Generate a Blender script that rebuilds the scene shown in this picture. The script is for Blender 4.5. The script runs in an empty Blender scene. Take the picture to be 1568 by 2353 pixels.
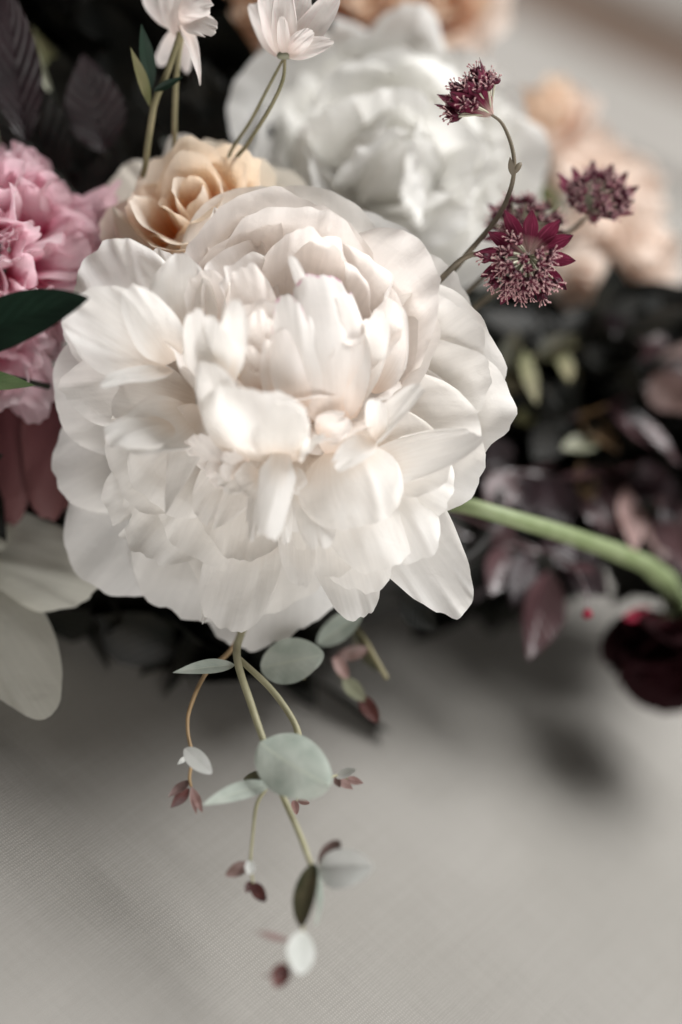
import bpy, math, random
import numpy as np
from mathutils import Matrix, Vector

# ------------------------------------------------------------------ frame
# Working frame: centimetres on the plane of sharp focus, x right, y up, z toward the viewer.
# D pixels = photograph at 1568 x 2353.
KP = 20.0 / 1568.0
LENS = 80.0
DIST = LENS / 36.0 * KP * 2353.0          # camera distance to the focus plane, cm
PITCH, ROLL = math.radians(37), math.radians(27)
UPV = np.array([math.sin(ROLL) * math.cos(PITCH), math.cos(ROLL) * math.cos(PITCH), math.sin(PITCH)])


def F(px, py, z=0.0):
    s = (DIST - z) / DIST
    return np.array([(px - 784.0) * KP * s, (1176.5 - py) * KP * s, z])


P0 = F(200, 2200, 0)                      # a point of the table top
WX = np.array([1.0, 0, 0]) - UPV * UPV[0]
WX /= np.linalg.norm(WX)
WY = np.cross(UPV, WX)
ROT = np.stack([WX, WY, UPV])             # frame -> world


def world(p):
    p = np.asarray(p, float)
    return ((p - P0) @ ROT.T) * 0.01


def wdir(v):
    return np.asarray(v, float) @ ROT.T


def table_hit(px, py, drop=0.0):
    e = np.array([0, 0, DIST])
    r = F(px, py, 0) - e
    t = np.dot(P0 - UPV * drop - e, UPV) / np.dot(r, UPV)
    return e + r * t


scene = bpy.context.scene
COL = scene.collection

# ------------------------------------------------------------------ camera
cam = bpy.data.cameras.new('camera')
cam.sensor_fit = 'VERTICAL'
cam.sensor_height = 36.0
cam.sensor_width = 24.0
cam.lens = LENS
cam.clip_start = 0.01
cam.clip_end = 50
cam.dof.use_dof = True
cam.dof.focus_distance = (DIST + 2.3) * 0.01
cam.dof.aperture_fstop = 2.3
cam.dof.aperture_blades = 0
camo = bpy.data.objects.new('camera', cam)
COL.objects.link(camo)
m = Matrix.Identity(4)
for r_ in range(3):
    for c_ in range(3):
        m[r_][c_] = ROT[r_][c_]
cw = world([0, 0, DIST])
m[0][3], m[1][3], m[2][3] = cw
camo.matrix_world = m
scene.camera = camo

# ------------------------------------------------------------------ light
w = bpy.data.worlds.new('World')
scene.world = w
w.use_nodes = True
bg = w.node_tree.nodes['Background']
bg.inputs[0].default_value = (1.0, 0.91, 0.82, 1)
bg.inputs[1].default_value = 0.045


def area(name, pos, target, size, power, col):
    l = bpy.data.lights.new(name, 'AREA')
    l.shape = 'RECTANGLE'
    l.size, l.size_y = size
    l.energy = power
    l.color = col
    o = bpy.data.objects.new(name, l)
    COL.objects.link(o)
    p = Vector(world(pos))
    t = Vector(world(target))
    o.location = p
    o.rotation_euler = (t - p).to_track_quat('-Z', 'Y').to_euler()
    return o


area('window_light', (98, 112, 20), (0, 0, -3), (0.95, 0.95), 38, (1.0, 0.99, 0.975))
area('room_fill_light', (20, -96, 116), (0, 2, 0), (1.5, 0.7), 19.5, (1.0, 0.968, 0.935))


scene.view_settings.view_transform = 'Standard'
scene.view_settings.look = 'None'
scene.view_settings.exposure = 0.27
scene.view_settings.gamma = 1.0
scene.render.engine = 'CYCLES'
scene.cycles.use_denoising = True
scene.cycles.max_bounces = 12
scene.cycles.diffuse_bounces = 8
scene.cycles.transmission_bounces = 6
scene.cycles.caustics_reflective = False
scene.cycles.caustics_refractive = False

# ------------------------------------------------------------------ materials
def nt(name):
    mt = bpy.data.materials.new(name)
    mt.use_nodes = True
    t = mt.node_tree
    t.nodes.clear()
    return mt, t, t.nodes, t.links


def rgba(c):
    return (c[0], c[1], c[2], 1)


def petal_mat(name, base, tip, pos=(0.05, 0.6), edge=None, edge_from=0.95, transl=0.48, rough=0.6, bump=0.05, tcol=None, vein=None, spec=0.25, streak=26.0, crinkle=0.2):
    mt, t, N, L = nt(name)
    uv = N.new('ShaderNodeUVMap')
    sep = N.new('ShaderNodeSeparateXYZ')
    L.new(uv.outputs[0], sep.inputs[0])
    info = N.new('ShaderNodeObjectInfo')
    # streaky veins running from base to rim
    comb = N.new('ShaderNodeCombineXYZ')
    mu = N.new('ShaderNodeMath'); mu.operation = 'MULTIPLY'; mu.inputs[1].default_value = streak
    mv = N.new('ShaderNodeMath'); mv.operation = 'MULTIPLY'; mv.inputs[1].default_value = 2.6
    mo = N.new('ShaderNodeMath'); mo.operation = 'MULTIPLY'; mo.inputs[1].default_value = 37.0
    L.new(sep.outputs[0], mu.inputs[0]); L.new(sep.outputs[1], mv.inputs[0]); L.new(info.outputs['Random'], mo.inputs[0])
    L.new(mu.outputs[0], comb.inputs[0]); L.new(mv.outputs[0], comb.inputs[1]); L.new(mo.outputs[0], comb.inputs[2])
    nz = N.new('ShaderNodeTexNoise')
    nz.inputs['Scale'].default_value = 1.0
    nz.inputs['Detail'].default_value = 4.0
    L.new(comb.outputs[0], nz.inputs['Vector'])
    # pigment along the petal, its border wandering with the veins
    add = N.new('ShaderNodeMath'); add.operation = 'MULTIPLY_ADD'
    add.inputs[1].default_value = 0.22
    L.new(nz.outputs[0], add.inputs[0]); L.new(sep.outputs[1], add.inputs[2])
    ramp = N.new('ShaderNodeValToRGB')
    e = ramp.color_ramp.elements
    e[0].position = pos[0] + 0.11; e[0].color = rgba(base)
    e[1].position = pos[1] + 0.11; e[1].color = rgba(tip)
    L.new(add.outputs[0], ramp.inputs[0])
    st = N.new('ShaderNodeMapRange'); st.inputs['From Min'].default_value = 0.3; st.inputs['From Max'].default_value = 0.7
    st.inputs['To Min'].default_value = 0.955; st.inputs['To Max'].default_value = 1.02
    L.new(nz.outputs[0], st.inputs[0])
    sm = N.new('ShaderNodeMixRGB'); sm.blend_type = 'MULTIPLY'; sm.inputs[0].default_value = 1
    L.new(ramp.outputs[0], sm.inputs[1]); L.new(st.outputs[0], sm.inputs[2])
    colour = sm.outputs[0]
    if edge:
        mr = N.new('ShaderNodeMapRange')
        mr.inputs['From Min'].default_value = edge_from
        mr.inputs['From Max'].default_value = min(1.0, edge_from + 0.06)
        L.new(sep.outputs[1], mr.inputs[0])
        n2 = N.new('ShaderNodeTexNoise'); n2.inputs['Scale'].default_value = 0.35; n2.inputs['Detail'].default_value = 1
        L.new(comb.outputs[0], n2.inputs['Vector'])
        m2 = N.new('ShaderNodeMapRange'); m2.inputs['From Min'].default_value = 0.42; m2.inputs['From Max'].default_value = 0.56
        L.new(n2.outputs[0], m2.inputs[0])
        mm = N.new('ShaderNodeMath'); mm.operation = 'MULTIPLY'
        L.new(mr.outputs[0], mm.inputs[0]); L.new(m2.outputs[0], mm.inputs[1])
        mx = N.new('ShaderNodeMixRGB')
        mx.inputs[2].default_value = rgba(edge)
        L.new(mm.outputs[0], mx.inputs[0]); L.new(colour, mx.inputs[1])
        colour = mx.outputs[0]
    if vein:
        mx = N.new('ShaderNodeMixRGB')
        mx.inputs[2].default_value = rgba(vein)
        m2 = N.new('ShaderNodeMapRange'); m2.inputs['From Min'].default_value = 0.5; m2.inputs['From Max'].default_value = 0.75
        m2.inputs['To Max'].default_value = 0.6
        L.new(nz.outputs[0], m2.inputs[0]); L.new(m2.outputs[0], mx.inputs[0]); L.new(colour, mx.inputs[1])
        colour = mx.outputs[0]
    tco = N.new('ShaderNodeTexCoord')
    cr = N.new('ShaderNodeTexNoise')
    cr.inputs['Scale'].default_value = 170.0
    cr.inputs['Detail'].default_value = 3.0
    cr.inputs['Distortion'].default_value = 0.6
    L.new(tco.outputs['Object'], cr.inputs['Vector'])
    b0 = N.new('ShaderNodeBump')
    b0.inputs['Strength'].default_value = crinkle
    b0.inputs['Distance'].default_value = 0.0016
    L.new(cr.outputs[0], b0.inputs['Height'])
    bp = N.new('ShaderNodeBump')
    bp.inputs['Strength'].default_value = bump
    bp.inputs['Distance'].default_value = 0.0015
    L.new(nz.outputs[0], bp.inputs['Height'])
    L.new(b0.outputs[0], bp.inputs['Normal'])
    pr = N.new('ShaderNodeBsdfPrincipled')
    pr.inputs['Roughness'].default_value = rough
    pr.inputs['Specular IOR Level'].default_value = spec
    L.new(colour, pr.inputs['Base Color']); L.new(bp.outputs[0], pr.inputs['Normal'])
    tr = N.new('ShaderNodeBsdfTranslucent')
    if tcol:
        mx = N.new('ShaderNodeMixRGB'); mx.blend_type = 'MULTIPLY'; mx.inputs[0].default_value = 1
        mx.inputs[2].default_value = rgba(tcol)
        L.new(colour, mx.inputs[1]); L.new(mx.outputs[0], tr.inputs[0])
    else:
        L.new(colour, tr.inputs[0])
    L.new(bp.outputs[0], tr.inputs[1])
    mix = N.new('ShaderNodeMixShader'); mix.inputs[0].default_value = transl
    L.new(pr.outputs[0], mix.inputs[1]); L.new(tr.outputs[0], mix.inputs[2])
    out = N.new('ShaderNodeOutputMaterial')
    L.new(mix.outputs[0], out.inputs[0])
    return mt


def leaf_mat(name, a, b, rough=0.45, transl=0.15, spec=0.4, scale=60.0, bump=0.25, rib=None, vamp=0.35):
    mt, t, N, L = nt(name)
    tc = N.new('ShaderNodeTexCoord')
    uv = N.new('ShaderNodeUVMap')
    nz = N.new('ShaderNodeTexNoise'); nz.inputs['Scale'].default_value = scale; nz.inputs['Detail'].default_value = 5
    L.new(tc.outputs['Object'], nz.inputs['Vector'])
    ramp = N.new('ShaderNodeValToRGB')
    e = ramp.color_ramp.elements
    e[0].position = 0.35; e[0].color = rgba(a)
    e[1].position = 0.65; e[1].color = rgba(b)
    L.new(nz.outputs[0], ramp.inputs[0])
    colour = ramp.outputs[0]
    sep = N.new('ShaderNodeSeparateXYZ'); L.new(uv.outputs[0], sep.inputs[0])
    # side veins: stripes across |u| and v
    ab = N.new('ShaderNodeMath'); ab.operation = 'SUBTRACT'; ab.inputs[1].default_value = 0.5
    L.new(sep.outputs[0], ab.inputs[0])
    ab2 = N.new('ShaderNodeMath'); ab2.operation = 'ABSOLUTE'; L.new(ab.outputs[0], ab2.inputs[0])
    sl = N.new('ShaderNodeMath'); sl.operation = 'MULTIPLY_ADD'; sl.inputs[1].default_value = -0.55
    L.new(ab2.outputs[0], sl.inputs[0]); L.new(sep.outputs[1], sl.inputs[2])
    sn = N.new('ShaderNodeMath'); sn.operation = 'MULTIPLY'; sn.inputs[1].default_value = 55.0
    L.new(sl.outputs[0], sn.inputs[0])
    si = N.new('ShaderNodeMath'); si.operation = 'SINE'; L.new(sn.outputs[0], si.inputs[0])
    hs = N.new('ShaderNodeMath'); hs.operation = 'MULTIPLY_ADD'; hs.inputs[1].default_value = vamp
    L.new(si.outputs[0], hs.inputs[0]); L.new(nz.outputs[0], hs.inputs[2])
    if rib:
        mr = N.new('ShaderNodeMapRange'); mr.inputs['From Min'].default_value = 0.0; mr.inputs['From Max'].default_value = 0.045
        mr.inputs['To Min'].default_value = 0.75; mr.inputs['To Max'].default_value = 0.0
        L.new(ab2.outputs[0], mr.inputs[0])
        mx = N.new('ShaderNodeMixRGB'); mx.inputs[2].default_value = rgba(rib)
        L.new(mr.outputs[0], mx.inputs[0]); L.new(colour, mx.inputs[1])
        colour = mx.outputs[0]
    bp = N.new('ShaderNodeBump'); bp.inputs['Strength'].default_value = bump; bp.inputs['Distance'].default_value = 0.001
    L.new(hs.outputs[0], bp.inputs['Height'])
    pr = N.new('ShaderNodeBsdfPrincipled')
    pr.inputs['Roughness'].default_value = rough
    pr.inputs['Specular IOR Level'].default_value = spec
    L.new(colour, pr.inputs['Base Color']); L.new(bp.outputs[0], pr.inputs['Normal'])
    tr = N.new('ShaderNodeBsdfTranslucent'); L.new(colour, tr.inputs[0])
    mix = N.new('ShaderNodeMixShader'); mix.inputs[0].default_value = transl
    L.new(pr.outputs[0], mix.inputs[1]); L.new(tr.outputs[0], mix.inputs[2])
    out = N.new('ShaderNodeOutputMaterial'); L.new(mix.outputs[0], out.inputs[0])
    return mt


def plain_mat(name, a, b, rough=0.6, scale=200.0, bump=0.2, spec=0.3):
    mt, t, N, L = nt(name)
    tc = N.new('ShaderNodeTexCoord')
    nz = N.new('ShaderNodeTexNoise'); nz.inputs['Scale'].default_value = scale; nz.inputs['Detail'].default_value = 4
    L.new(tc.outputs['Object'], nz.inputs['Vector'])
    ramp = N.new('ShaderNodeValToRGB')
    e = ramp.color_ramp.elements
    e[0].position = 0.3; e[0].color = rgba(a)
    e[1].position = 0.7; e[1].color = rgba(b)
    L.new(nz.outputs[0], ramp.inputs[0])
    bp = N.new('ShaderNodeBump'); bp.inputs['Strength'].default_value = bump; bp.inputs['Distance'].default_value = 0.001
    L.new(nz.outputs[0], bp.inputs['Height'])
    pr = N.new('ShaderNodeBsdfPrincipled')
    pr.inputs['Roughness'].default_value = rough
    pr.inputs['Specular IOR Level'].default_value = spec
    L.new(ramp.outputs[0], pr.inputs['Base Color']); L.new(bp.outputs[0], pr.inputs['Normal'])
    out = N.new('ShaderNodeOutputMaterial'); L.new(pr.outputs[0], out.inputs[0])
    return mt


def linen_mat():
    mt, t, N, L = nt('linen')
    tc = N.new('ShaderNodeTexCoord')
    rot = N.new('ShaderNodeMapping'); rot.inputs['Rotation'].default_value = (0, 0, math.radians(38))
    L.new(tc.outputs['Object'], rot.inputs[0])
    outs = []
    for d in ('X', 'Y'):
        wv = N.new('ShaderNodeTexWave'); wv.wave_type = 'BANDS'; wv.bands_direction = d
        wv.inputs['Scale'].default_value = 290.0 if d == 'X' else 350.0
        wv.inputs['Distortion'].default_value = 2.5
        wv.inputs['Detail'].default_value = 2.0
        wv.inputs['Detail Scale'].default_value = 1.5
        L.new(rot.outputs[0], wv.inputs['Vector'])
        outs.append(wv.outputs['Fac'])
    mu = N.new('ShaderNodeMath'); mu.operation = 'MULTIPLY'
    L.new(outs[0], mu.inputs[0]); L.new(outs[1], mu.inputs[1])
    # slubs: threads that are thicker or thinner for a stretch
    mp = N.new('ShaderNodeMapping'); mp.inputs['Scale'].default_value = (30, 700, 1)
    L.new(rot.outputs[0], mp.inputs[0])
    nz = N.new('ShaderNodeTexNoise'); nz.inputs['Scale'].default_value = 1; nz.inputs['Detail'].default_value = 3
    L.new(mp.outputs[0], nz.inputs['Vector'])
    big = N.new('ShaderNodeTexNoise'); big.inputs['Scale'].default_value = 9; big.inputs['Detail'].default_value = 4
    L.new(tc.outputs['Object'], big.inputs['Vector'])
    mp2 = N.new('ShaderNodeMapping'); mp2.inputs['Scale'].default_value = (620, 24, 1)
    L.new(rot.outputs[0], mp2.inputs[0])
    nz2 = N.new('ShaderNodeTexNoise'); nz2.inputs['Scale'].default_value = 1; nz2.inputs['Detail'].default_value = 3
    L.new(mp2.outputs[0], nz2.inputs['Vector'])
    slub = N.new('ShaderNodeMath'); slub.operation = 'ADD'
    L.new(nz.outputs[0], slub.inputs[0]); L.new(nz2.outputs[0], slub.inputs[1])
    wm = N.new('ShaderNodeMath'); wm.operation = 'MULTIPLY'; wm.inputs[1].default_value = 0.55
    L.new(mu.outputs[0], wm.inputs[0])
    a1 = N.new('ShaderNodeMath'); a1.operation = 'MULTIPLY_ADD'; a1.inputs[1].default_value = 0.32
    L.new(slub.outputs[0], a1.inputs[0]); L.new(wm.outputs[0], a1.inputs[2])
    ramp = N.new('ShaderNodeValToRGB')
    e = ramp.color_ramp.elements
    e[0].position = 0.1; e[0].color = (0.255, 0.244, 0.226, 1)
    e[1].position = 1.1; e[1].color = (0.375, 0.36, 0.336, 1)
    L.new(a1.outputs[0], ramp.inputs[0])
    r2 = N.new('ShaderNodeValToRGB')
    e = r2.color_ramp.elements
    e[0].position = 0.35; e[0].color = (0.88, 0.88, 0.87, 1)
    e[1].position = 0.65; e[1].color = (1, 1, 1, 1)
    L.new(big.outputs[0], r2.inputs[0])
    mx = N.new('ShaderNodeMixRGB'); mx.blend_type = 'MULTIPLY'; mx.inputs[0].default_value = 1
    L.new(ramp.outputs[0], mx.inputs[1]); L.new(r2.outputs[0], mx.inputs[2])
    bp = N.new('ShaderNodeBump'); bp.inputs['Strength'].default_value = 0.6; bp.inputs['Distance'].default_value = 0.0004
    L.new(a1.outputs[0], bp.inputs['Height'])
    pr = N.new('ShaderNodeBsdfPrincipled'); pr.inputs['Roughness'].default_value = 0.9
    pr.inputs['Specular IOR Level'].default_value = 0.1
    L.new(mx.outputs[0], pr.inputs['Base Color']); L.new(bp.outputs[0], pr.inputs['Normal'])
    out = N.new('ShaderNodeOutputMaterial'); L.new(pr.outputs[0], out.inputs[0])
    return mt


WHITE = petal_mat('white_petal', (0.93, 0.85, 0.77), (0.95, 0.94, 0.92), (0.0, 0.5), tcol=(1, 0.985, 0.97))
WHITE_IN = petal_mat('white_inner_petal', (0.94, 0.82, 0.72), (0.95, 0.93, 0.908), (0.0, 0.5), tcol=(1, 0.96, 0.94))
WHITE_PINK = petal_mat('white_petal_pink_edge', (0.93, 0.85, 0.79), (0.95, 0.935, 0.915), (0.0, 0.5), edge=(0.66, 0.22, 0.40), edge_from=0.972)
WHITE_BACK = petal_mat('cool_white_petal', (0.90, 0.88, 0.81), (0.925, 0.918, 0.895), (0.0, 0.5), transl=0.55, crinkle=0.1)
CREAM = petal_mat('cream_petal', (0.68, 0.67, 0.58), (0.76, 0.75, 0.67), (0.0, 0.6), bump=0.06)
PINK = petal_mat('pink_petal', (0.68, 0.13, 0.27), (0.93, 0.78, 0.82), (0.05, 0.52), tcol=(1, 0.85, 0.9))
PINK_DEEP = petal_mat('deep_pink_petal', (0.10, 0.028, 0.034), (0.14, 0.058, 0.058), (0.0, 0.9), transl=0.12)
ROSE = petal_mat('peach_rose_petal', (0.96, 0.60, 0.30), (0.94, 0.87, 0.77), (0.12, 0.75), tcol=(1, 0.9, 0.8))
ROSE_OUT = petal_mat('cream_rose_petal', (0.90, 0.72, 0.50), (0.90, 0.84, 0.74), (0.0, 0.6))
PEACH = petal_mat('peach_petal', (0.84, 0.42, 0.20), (0.86, 0.70, 0.56), (0.0, 0.6))
PEACH_PALE = petal_mat('pale_peach_petal', (0.86, 0.66, 0.53), (0.89, 0.80, 0.73), (0.0, 0.6))
BLUSH = petal_mat('blush_columbine_petal', (0.80, 0.70, 0.64), (0.84, 0.80, 0.77), (0.0, 0.7), vein=(0.72, 0.52, 0.52), transl=0.45)
BRACT = petal_mat('burgundy_bract', (0.62, 0.45, 0.40), (0.13, 0.011, 0.036), (0.05, 0.42), edge=(0.02, 0.006, 0.01), edge_from=0.84, vein=(0.36, 0.07, 0.14), transl=0.25, streak=12)
FLORET = plain_mat('floret_burgundy', (0.02, 0.004, 0.008), (0.12, 0.012, 0.035), 0.5, 900)
ANTHER = plain_mat('anther_pale_pink', (0.42, 0.20, 0.21), (0.66, 0.48, 0.47), 0.6, 900)
PEDICEL = plain_mat('pedicel_pale_green', (0.42, 0.44, 0.32), (0.62, 0.60, 0.48), 0.5, 500)
BURGUNDY = petal_mat('dark_burgundy_petal', (0.020, 0.002, 0.004), (0.012, 0.002, 0.003), (0, 0.8), transl=0.04, rough=0.7, spec=0.08)
CRIMSON = petal_mat('crimson_petal', (0.22, 0.006, 0.028), (0.28, 0.008, 0.036), (0, 0.8), transl=0.2)
STEM_GREEN = plain_mat('fresh_green_stem', (0.17, 0.22, 0.10), (0.27, 0.32, 0.18), 0.45, 120)
STEM_OLIVE = plain_mat('olive_stem', (0.16, 0.15, 0.08), (0.25, 0.22, 0.13), 0.5, 150)
STEM_BROWN = plain_mat('brown_stem', (0.10, 0.085, 0.06), (0.17, 0.14, 0.10), 0.5, 150)
STEM_EUC = plain_mat('pale_olive_stem', (0.29, 0.275, 0.165), (0.38, 0.36, 0.24), 0.5, 150)
STEM_TAN = plain_mat('tan_stem', (0.30, 0.20, 0.10), (0.40, 0.28, 0.16), 0.5, 150)
EUC = leaf_mat('eucalyptus_leaf', (0.32, 0.37, 0.325), (0.46, 0.50, 0.45), 0.55, 0.2, 0.3, 120, 0.14, vamp=0.08, rib=(0.50, 0.54, 0.46))
EUC_PALE = leaf_mat('pale_eucalyptus_leaf', (0.54, 0.56, 0.53), (0.66, 0.67, 0.65), 0.55, 0.25, 0.3, 120, 0.10, vamp=0.05)
EUC_DARK = leaf_mat('dark_olive_leaf', (0.035, 0.04, 0.02), (0.10, 0.085, 0.05), 0.4, 0.08, 0.4, 150, 0.2)
EUC_BROWN = leaf_mat('brown_leaf', (0.10, 0.06, 0.05), (0.20, 0.13, 0.12), 0.4, 0.1, 0.4, 150, 0.2)
EUC_RED = leaf_mat('red_brown_bud', (0.045, 0.014, 0.012), (0.11, 0.035, 0.03), 0.45, 0.1, 0.4, 200, 0.2)
EUC_PINK = leaf_mat('pinkish_young_leaf', (0.28, 0.16, 0.145), (0.46, 0.32, 0.30), 0.5, 0.3, 0.3, 200, 0.2)
GREEN_LEAF = leaf_mat('deep_green_leaf', (0.008, 0.020, 0.013), (0.014, 0.034, 0.021), 0.42, 0.06, 0.35, 40, 0.15)
GREEN_MID = leaf_mat('green_leaf', (0.10, 0.17, 0.07), (0.18, 0.26, 0.12), 0.5, 0.2, 0.3, 60, 0.2)
OLIVE_LEAF = leaf_mat('olive_leaf', (0.12, 0.13, 0.05), (0.22, 0.20, 0.11), 0.5, 0.15, 0.3, 60, 0.2)
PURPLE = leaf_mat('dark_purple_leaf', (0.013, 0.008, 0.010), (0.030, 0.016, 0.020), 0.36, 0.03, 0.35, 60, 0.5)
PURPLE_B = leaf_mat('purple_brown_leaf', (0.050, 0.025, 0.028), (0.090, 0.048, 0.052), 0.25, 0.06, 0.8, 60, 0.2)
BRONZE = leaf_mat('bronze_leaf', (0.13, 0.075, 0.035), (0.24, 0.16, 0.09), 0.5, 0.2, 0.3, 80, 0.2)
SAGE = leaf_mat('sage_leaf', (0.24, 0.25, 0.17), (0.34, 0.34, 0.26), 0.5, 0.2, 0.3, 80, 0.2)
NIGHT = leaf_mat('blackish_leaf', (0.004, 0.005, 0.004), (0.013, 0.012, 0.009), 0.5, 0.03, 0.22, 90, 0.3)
NIGHT_STEM = plain_mat('blackish_stem', (0.006, 0.007, 0.004), (0.012, 0.014, 0.008), 0.6, 120)
BOWL = plain_mat('dark_ceramic', (0.008, 0.008, 0.007), (0.014, 0.013, 0.012), 0.55, 60, 0.05)
POLLEN = plain_mat('pollen_yellow', (0.60, 0.38, 0.10), (0.72, 0.52, 0.20), 0.7, 900)
LINEN = linen_mat()
WOOD_GREY = plain_mat('grey_board', (0.36, 0.34, 0.315), (0.44, 0.42, 0.395), 0.6, 5, 0.05)
WOOD_BROWN = plain_mat('brown_board', (0.12, 0.085, 0.065), (0.19, 0.14, 0.11), 0.6, 5, 0.05)

# ------------------------------------------------------------------ object helpers
def thing(name, at, label, cat, group=None):
    o = bpy.data.objects.new(name, None)
    o.empty_display_size = 0.01
    COL.objects.link(o)
    o.location = world(at)
    o['label'] = label
    o['category'] = cat
    if group:
        o['group'] = group
    o['_base'] = [float(x) for x in world(at)]
    return o


def mesh_data(name, verts, faces, mat, uv=None, origin=(0, 0, 0), raw=False):
    """verts in the working frame (cm) unless raw; returns mesh data with origin subtracted (world metres)."""
    me = bpy.data.meshes.new(name)
    vw = np.asarray(verts, float) if raw else world(verts)
    vw = vw - np.asarray(origin, float)
    faces = np.asarray(faces, np.int32)
    nf, k = faces.shape
    me.vertices.add(len(vw))
    me.vertices.foreach_set('co', vw.astype(np.float32).ravel())
    me.loops.add(nf * k)
    me.loops.foreach_set('vertex_index', faces.ravel())
    me.polygons.add(nf)
    me.polygons.foreach_set('loop_start', np.arange(0, nf * k, k, dtype=np.int32))
    me.polygons.foreach_set('use_smooth', np.ones(nf, bool))
    me.update(calc_edges=True)
    if uv is not None:
        ul = me.uv_layers.new(name='UVMap')
        ul.data.foreach_set('uv', np.asarray(uv, np.float32)[faces.ravel()].ravel())
    me.materials.append(mat)
    me.validate()
    return me


def add(name, verts, faces, mat, parent=None, uv=None):
    base = (0, 0, 0)
    p = parent
    while p is not None:
        if '_base' in p:
            base = list(p['_base'])
            break
        p = p.parent
    me = mesh_data(name, verts, faces, mat, uv, base)
    o = bpy.data.objects.new(name, me)
    COL.objects.link(o)
    if parent is not None:
        o.parent = parent
    return o


def grid_faces(nv, nu):
    i = np.arange(nv - 1)[:, None] * nu + np.arange(nu - 1)[None, :]
    i = i.ravel()
    return np.stack([i, i + 1, i + nu + 1, i + nu], 1)


def unit(v):
    v = np.asarray(v, float)
    return v / (np.linalg.norm(v) + 1e-12)


def wob(x, rng, n=4, f0=1.0):
    """smooth 1-D noise, about -1..1"""
    out = 0
    for k in range(n):
        f = f0 * (1 + k * 0.9) * rng.uniform(0.7, 1.3)
        out = out + math.sin(0) + np.sin(f * x + rng.uniform(0, 6.28)) * (0.75 ** k)
    return out / 2.2


def petal_pts(B, T, W, face=(0, 0, 1), bulge=0.15, cup=0.7, curl=0.0, ruf=0.08, rfreq=3.0, seed=0, bw=0.22, rd=0.5,
              notch=0.02, tears=0, crease=0.0, und=0.07, skew=0.0, nu=45, nv=29, rp=2.6, twist=0.0, wp=0.75, crum=0.018, pleat=1):
    rng = np.random.RandomState(seed * 7 + 13)
    B = np.asarray(B, float); T = np.asarray(T, float)
    ax = T - B
    Ln = np.linalg.norm(ax)
    t0 = ax / Ln
    n0 = unit(np.asarray(face, float) - t0 * np.dot(face, t0))
    s0 = np.cross(t0, n0)
    C = (B + T) / 2 - n0 * bulge * Ln + s0 * skew * Ln
    u = np.sin(np.pi / 2 * np.linspace(-1, 1, nu))
    v = np.linspace(0, 1, nv) ** 0.85
    U, V = np.meshgrid(u, v)
    uu = np.clip(np.abs(u), 0, 1)
    base_rim = 1 - rd * uu ** rp if rp < 2 else 1 - rd * 1.15 * (1 - (1 - uu ** (rp - 0.2)) ** 0.55)
    rim = base_rim + 0.07 * wob(u * 1.3, rng, 2, 1.0) * (1 - uu ** 2) + 0.05 * wob(u * 1.6, rng, 2, 1.0) + notch * wob(u * 4.0, rng, 4, 1.6) + notch * 0.22 * wob(u * 14, rng, 3, 1.5)
    for _ in range(tears):
        uc = rng.uniform(-0.75, 0.75)
        rim -= rng.uniform(0.06, 0.2) * np.clip(1 - np.abs(u - uc) / rng.uniform(0.05, 0.13), 0, 1) ** 0.8
    S = V * rim[None, :]
    Wd = W * (bw + (1 - bw) * np.sin(np.pi / 2 * np.clip(V ** wp * 1.02, 0, 1)))
    # spine
    P = (1 - S)[..., None] ** 2 * B + 2 * (S * (1 - S))[..., None] * C + (S ** 2)[..., None] * T
    D = 2 * (1 - S)[..., None] * (C - B) + 2 * S[..., None] * (T - C)
    D /= np.linalg.norm(D, axis=2, keepdims=True)
    tw = twist * S
    sd = s0[None, None] * np.cos(tw)[..., None] + n0[None, None] * np.sin(tw)[..., None]
    sd = sd - D * np.sum(sd * D, 2, keepdims=True)
    sd /= np.linalg.norm(sd, axis=2, keepdims=True)
    Nn = np.cross(sd, D)
    A = cup * (0.35 + 0.65 * S) + 1e-4
    R = Wd / A
    ph = U * A
    side = R * np.sin(ph)
    up = R * (1 - np.cos(ph))
    r1 = wob(U * rfreq * 0.8 + 0.5 * S, rng, 3, 1.0)
    r2 = wob(U * rfreq * 2.0 + 0.8 * S, rng, 3, 1.1)
    up = up + ruf * W * (S ** 3.2) * (r1 * 0.9 + r2 * 0.75 * S ** 4)
    up = up + und * W * wob(U * 1.5 + S * 2.3, rng, 3, 1.0) * np.clip(S * 2, 0, 1)
    up = up + und * W * 0.6 * wob(S * 4.5 - U * 1.9, rng, 3, 1.0) * np.clip(S * 2, 0, 1)
    if crease:
        up = up + crease * W * (np.abs(wob(U * rfreq * 1.1 + 0.6 * S, rng, 3, 1.0)) - 0.4) * np.clip(S * 1.4, 0, 1) ** 1.5
    up = up - curl * W * np.clip((S - 0.62) / 0.38, 0, 1.6) ** 2
    up = up + crum * W * wob(U * 6 + 2 * S, rng, 3, 1.0) * wob(S * 9 - U * 2, rng, 3, 1.0) * np.clip(S * 1.5, 0, 1)
    if pleat:
        for _ in range(pleat):      # soft creases that run out from the base at an angle
            uc, sl, wd_ = rng.uniform(-.8, .8), rng.uniform(-.5, .5), rng.uniform(.06, .16)
            up = up + rng.choice([-1, 1]) * rng.uniform(.03, .08) * W * np.exp(-((U - uc - sl * (S - .6)) / wd_) ** 2) * np.clip((S - rng.uniform(.1, .5)) * 3, 0, 1)
    lip = rng.uniform(-0.10, 0.16)
    up = up - lip * W * np.clip((V - 0.8) / 0.2, 0, 1) ** 2
    side = side + ruf * 0.4 * W * (S ** 2) * wob(U * rfreq + S * 3, rng, 2, 1.0)
    X = P + sd * side[..., None] + Nn * up[..., None]
    uv = np.stack([U * 0.5 + 0.5, V], 2)
    return X.reshape(-1, 3), grid_faces(nv, nu), uv.reshape(-1, 2)


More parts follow.
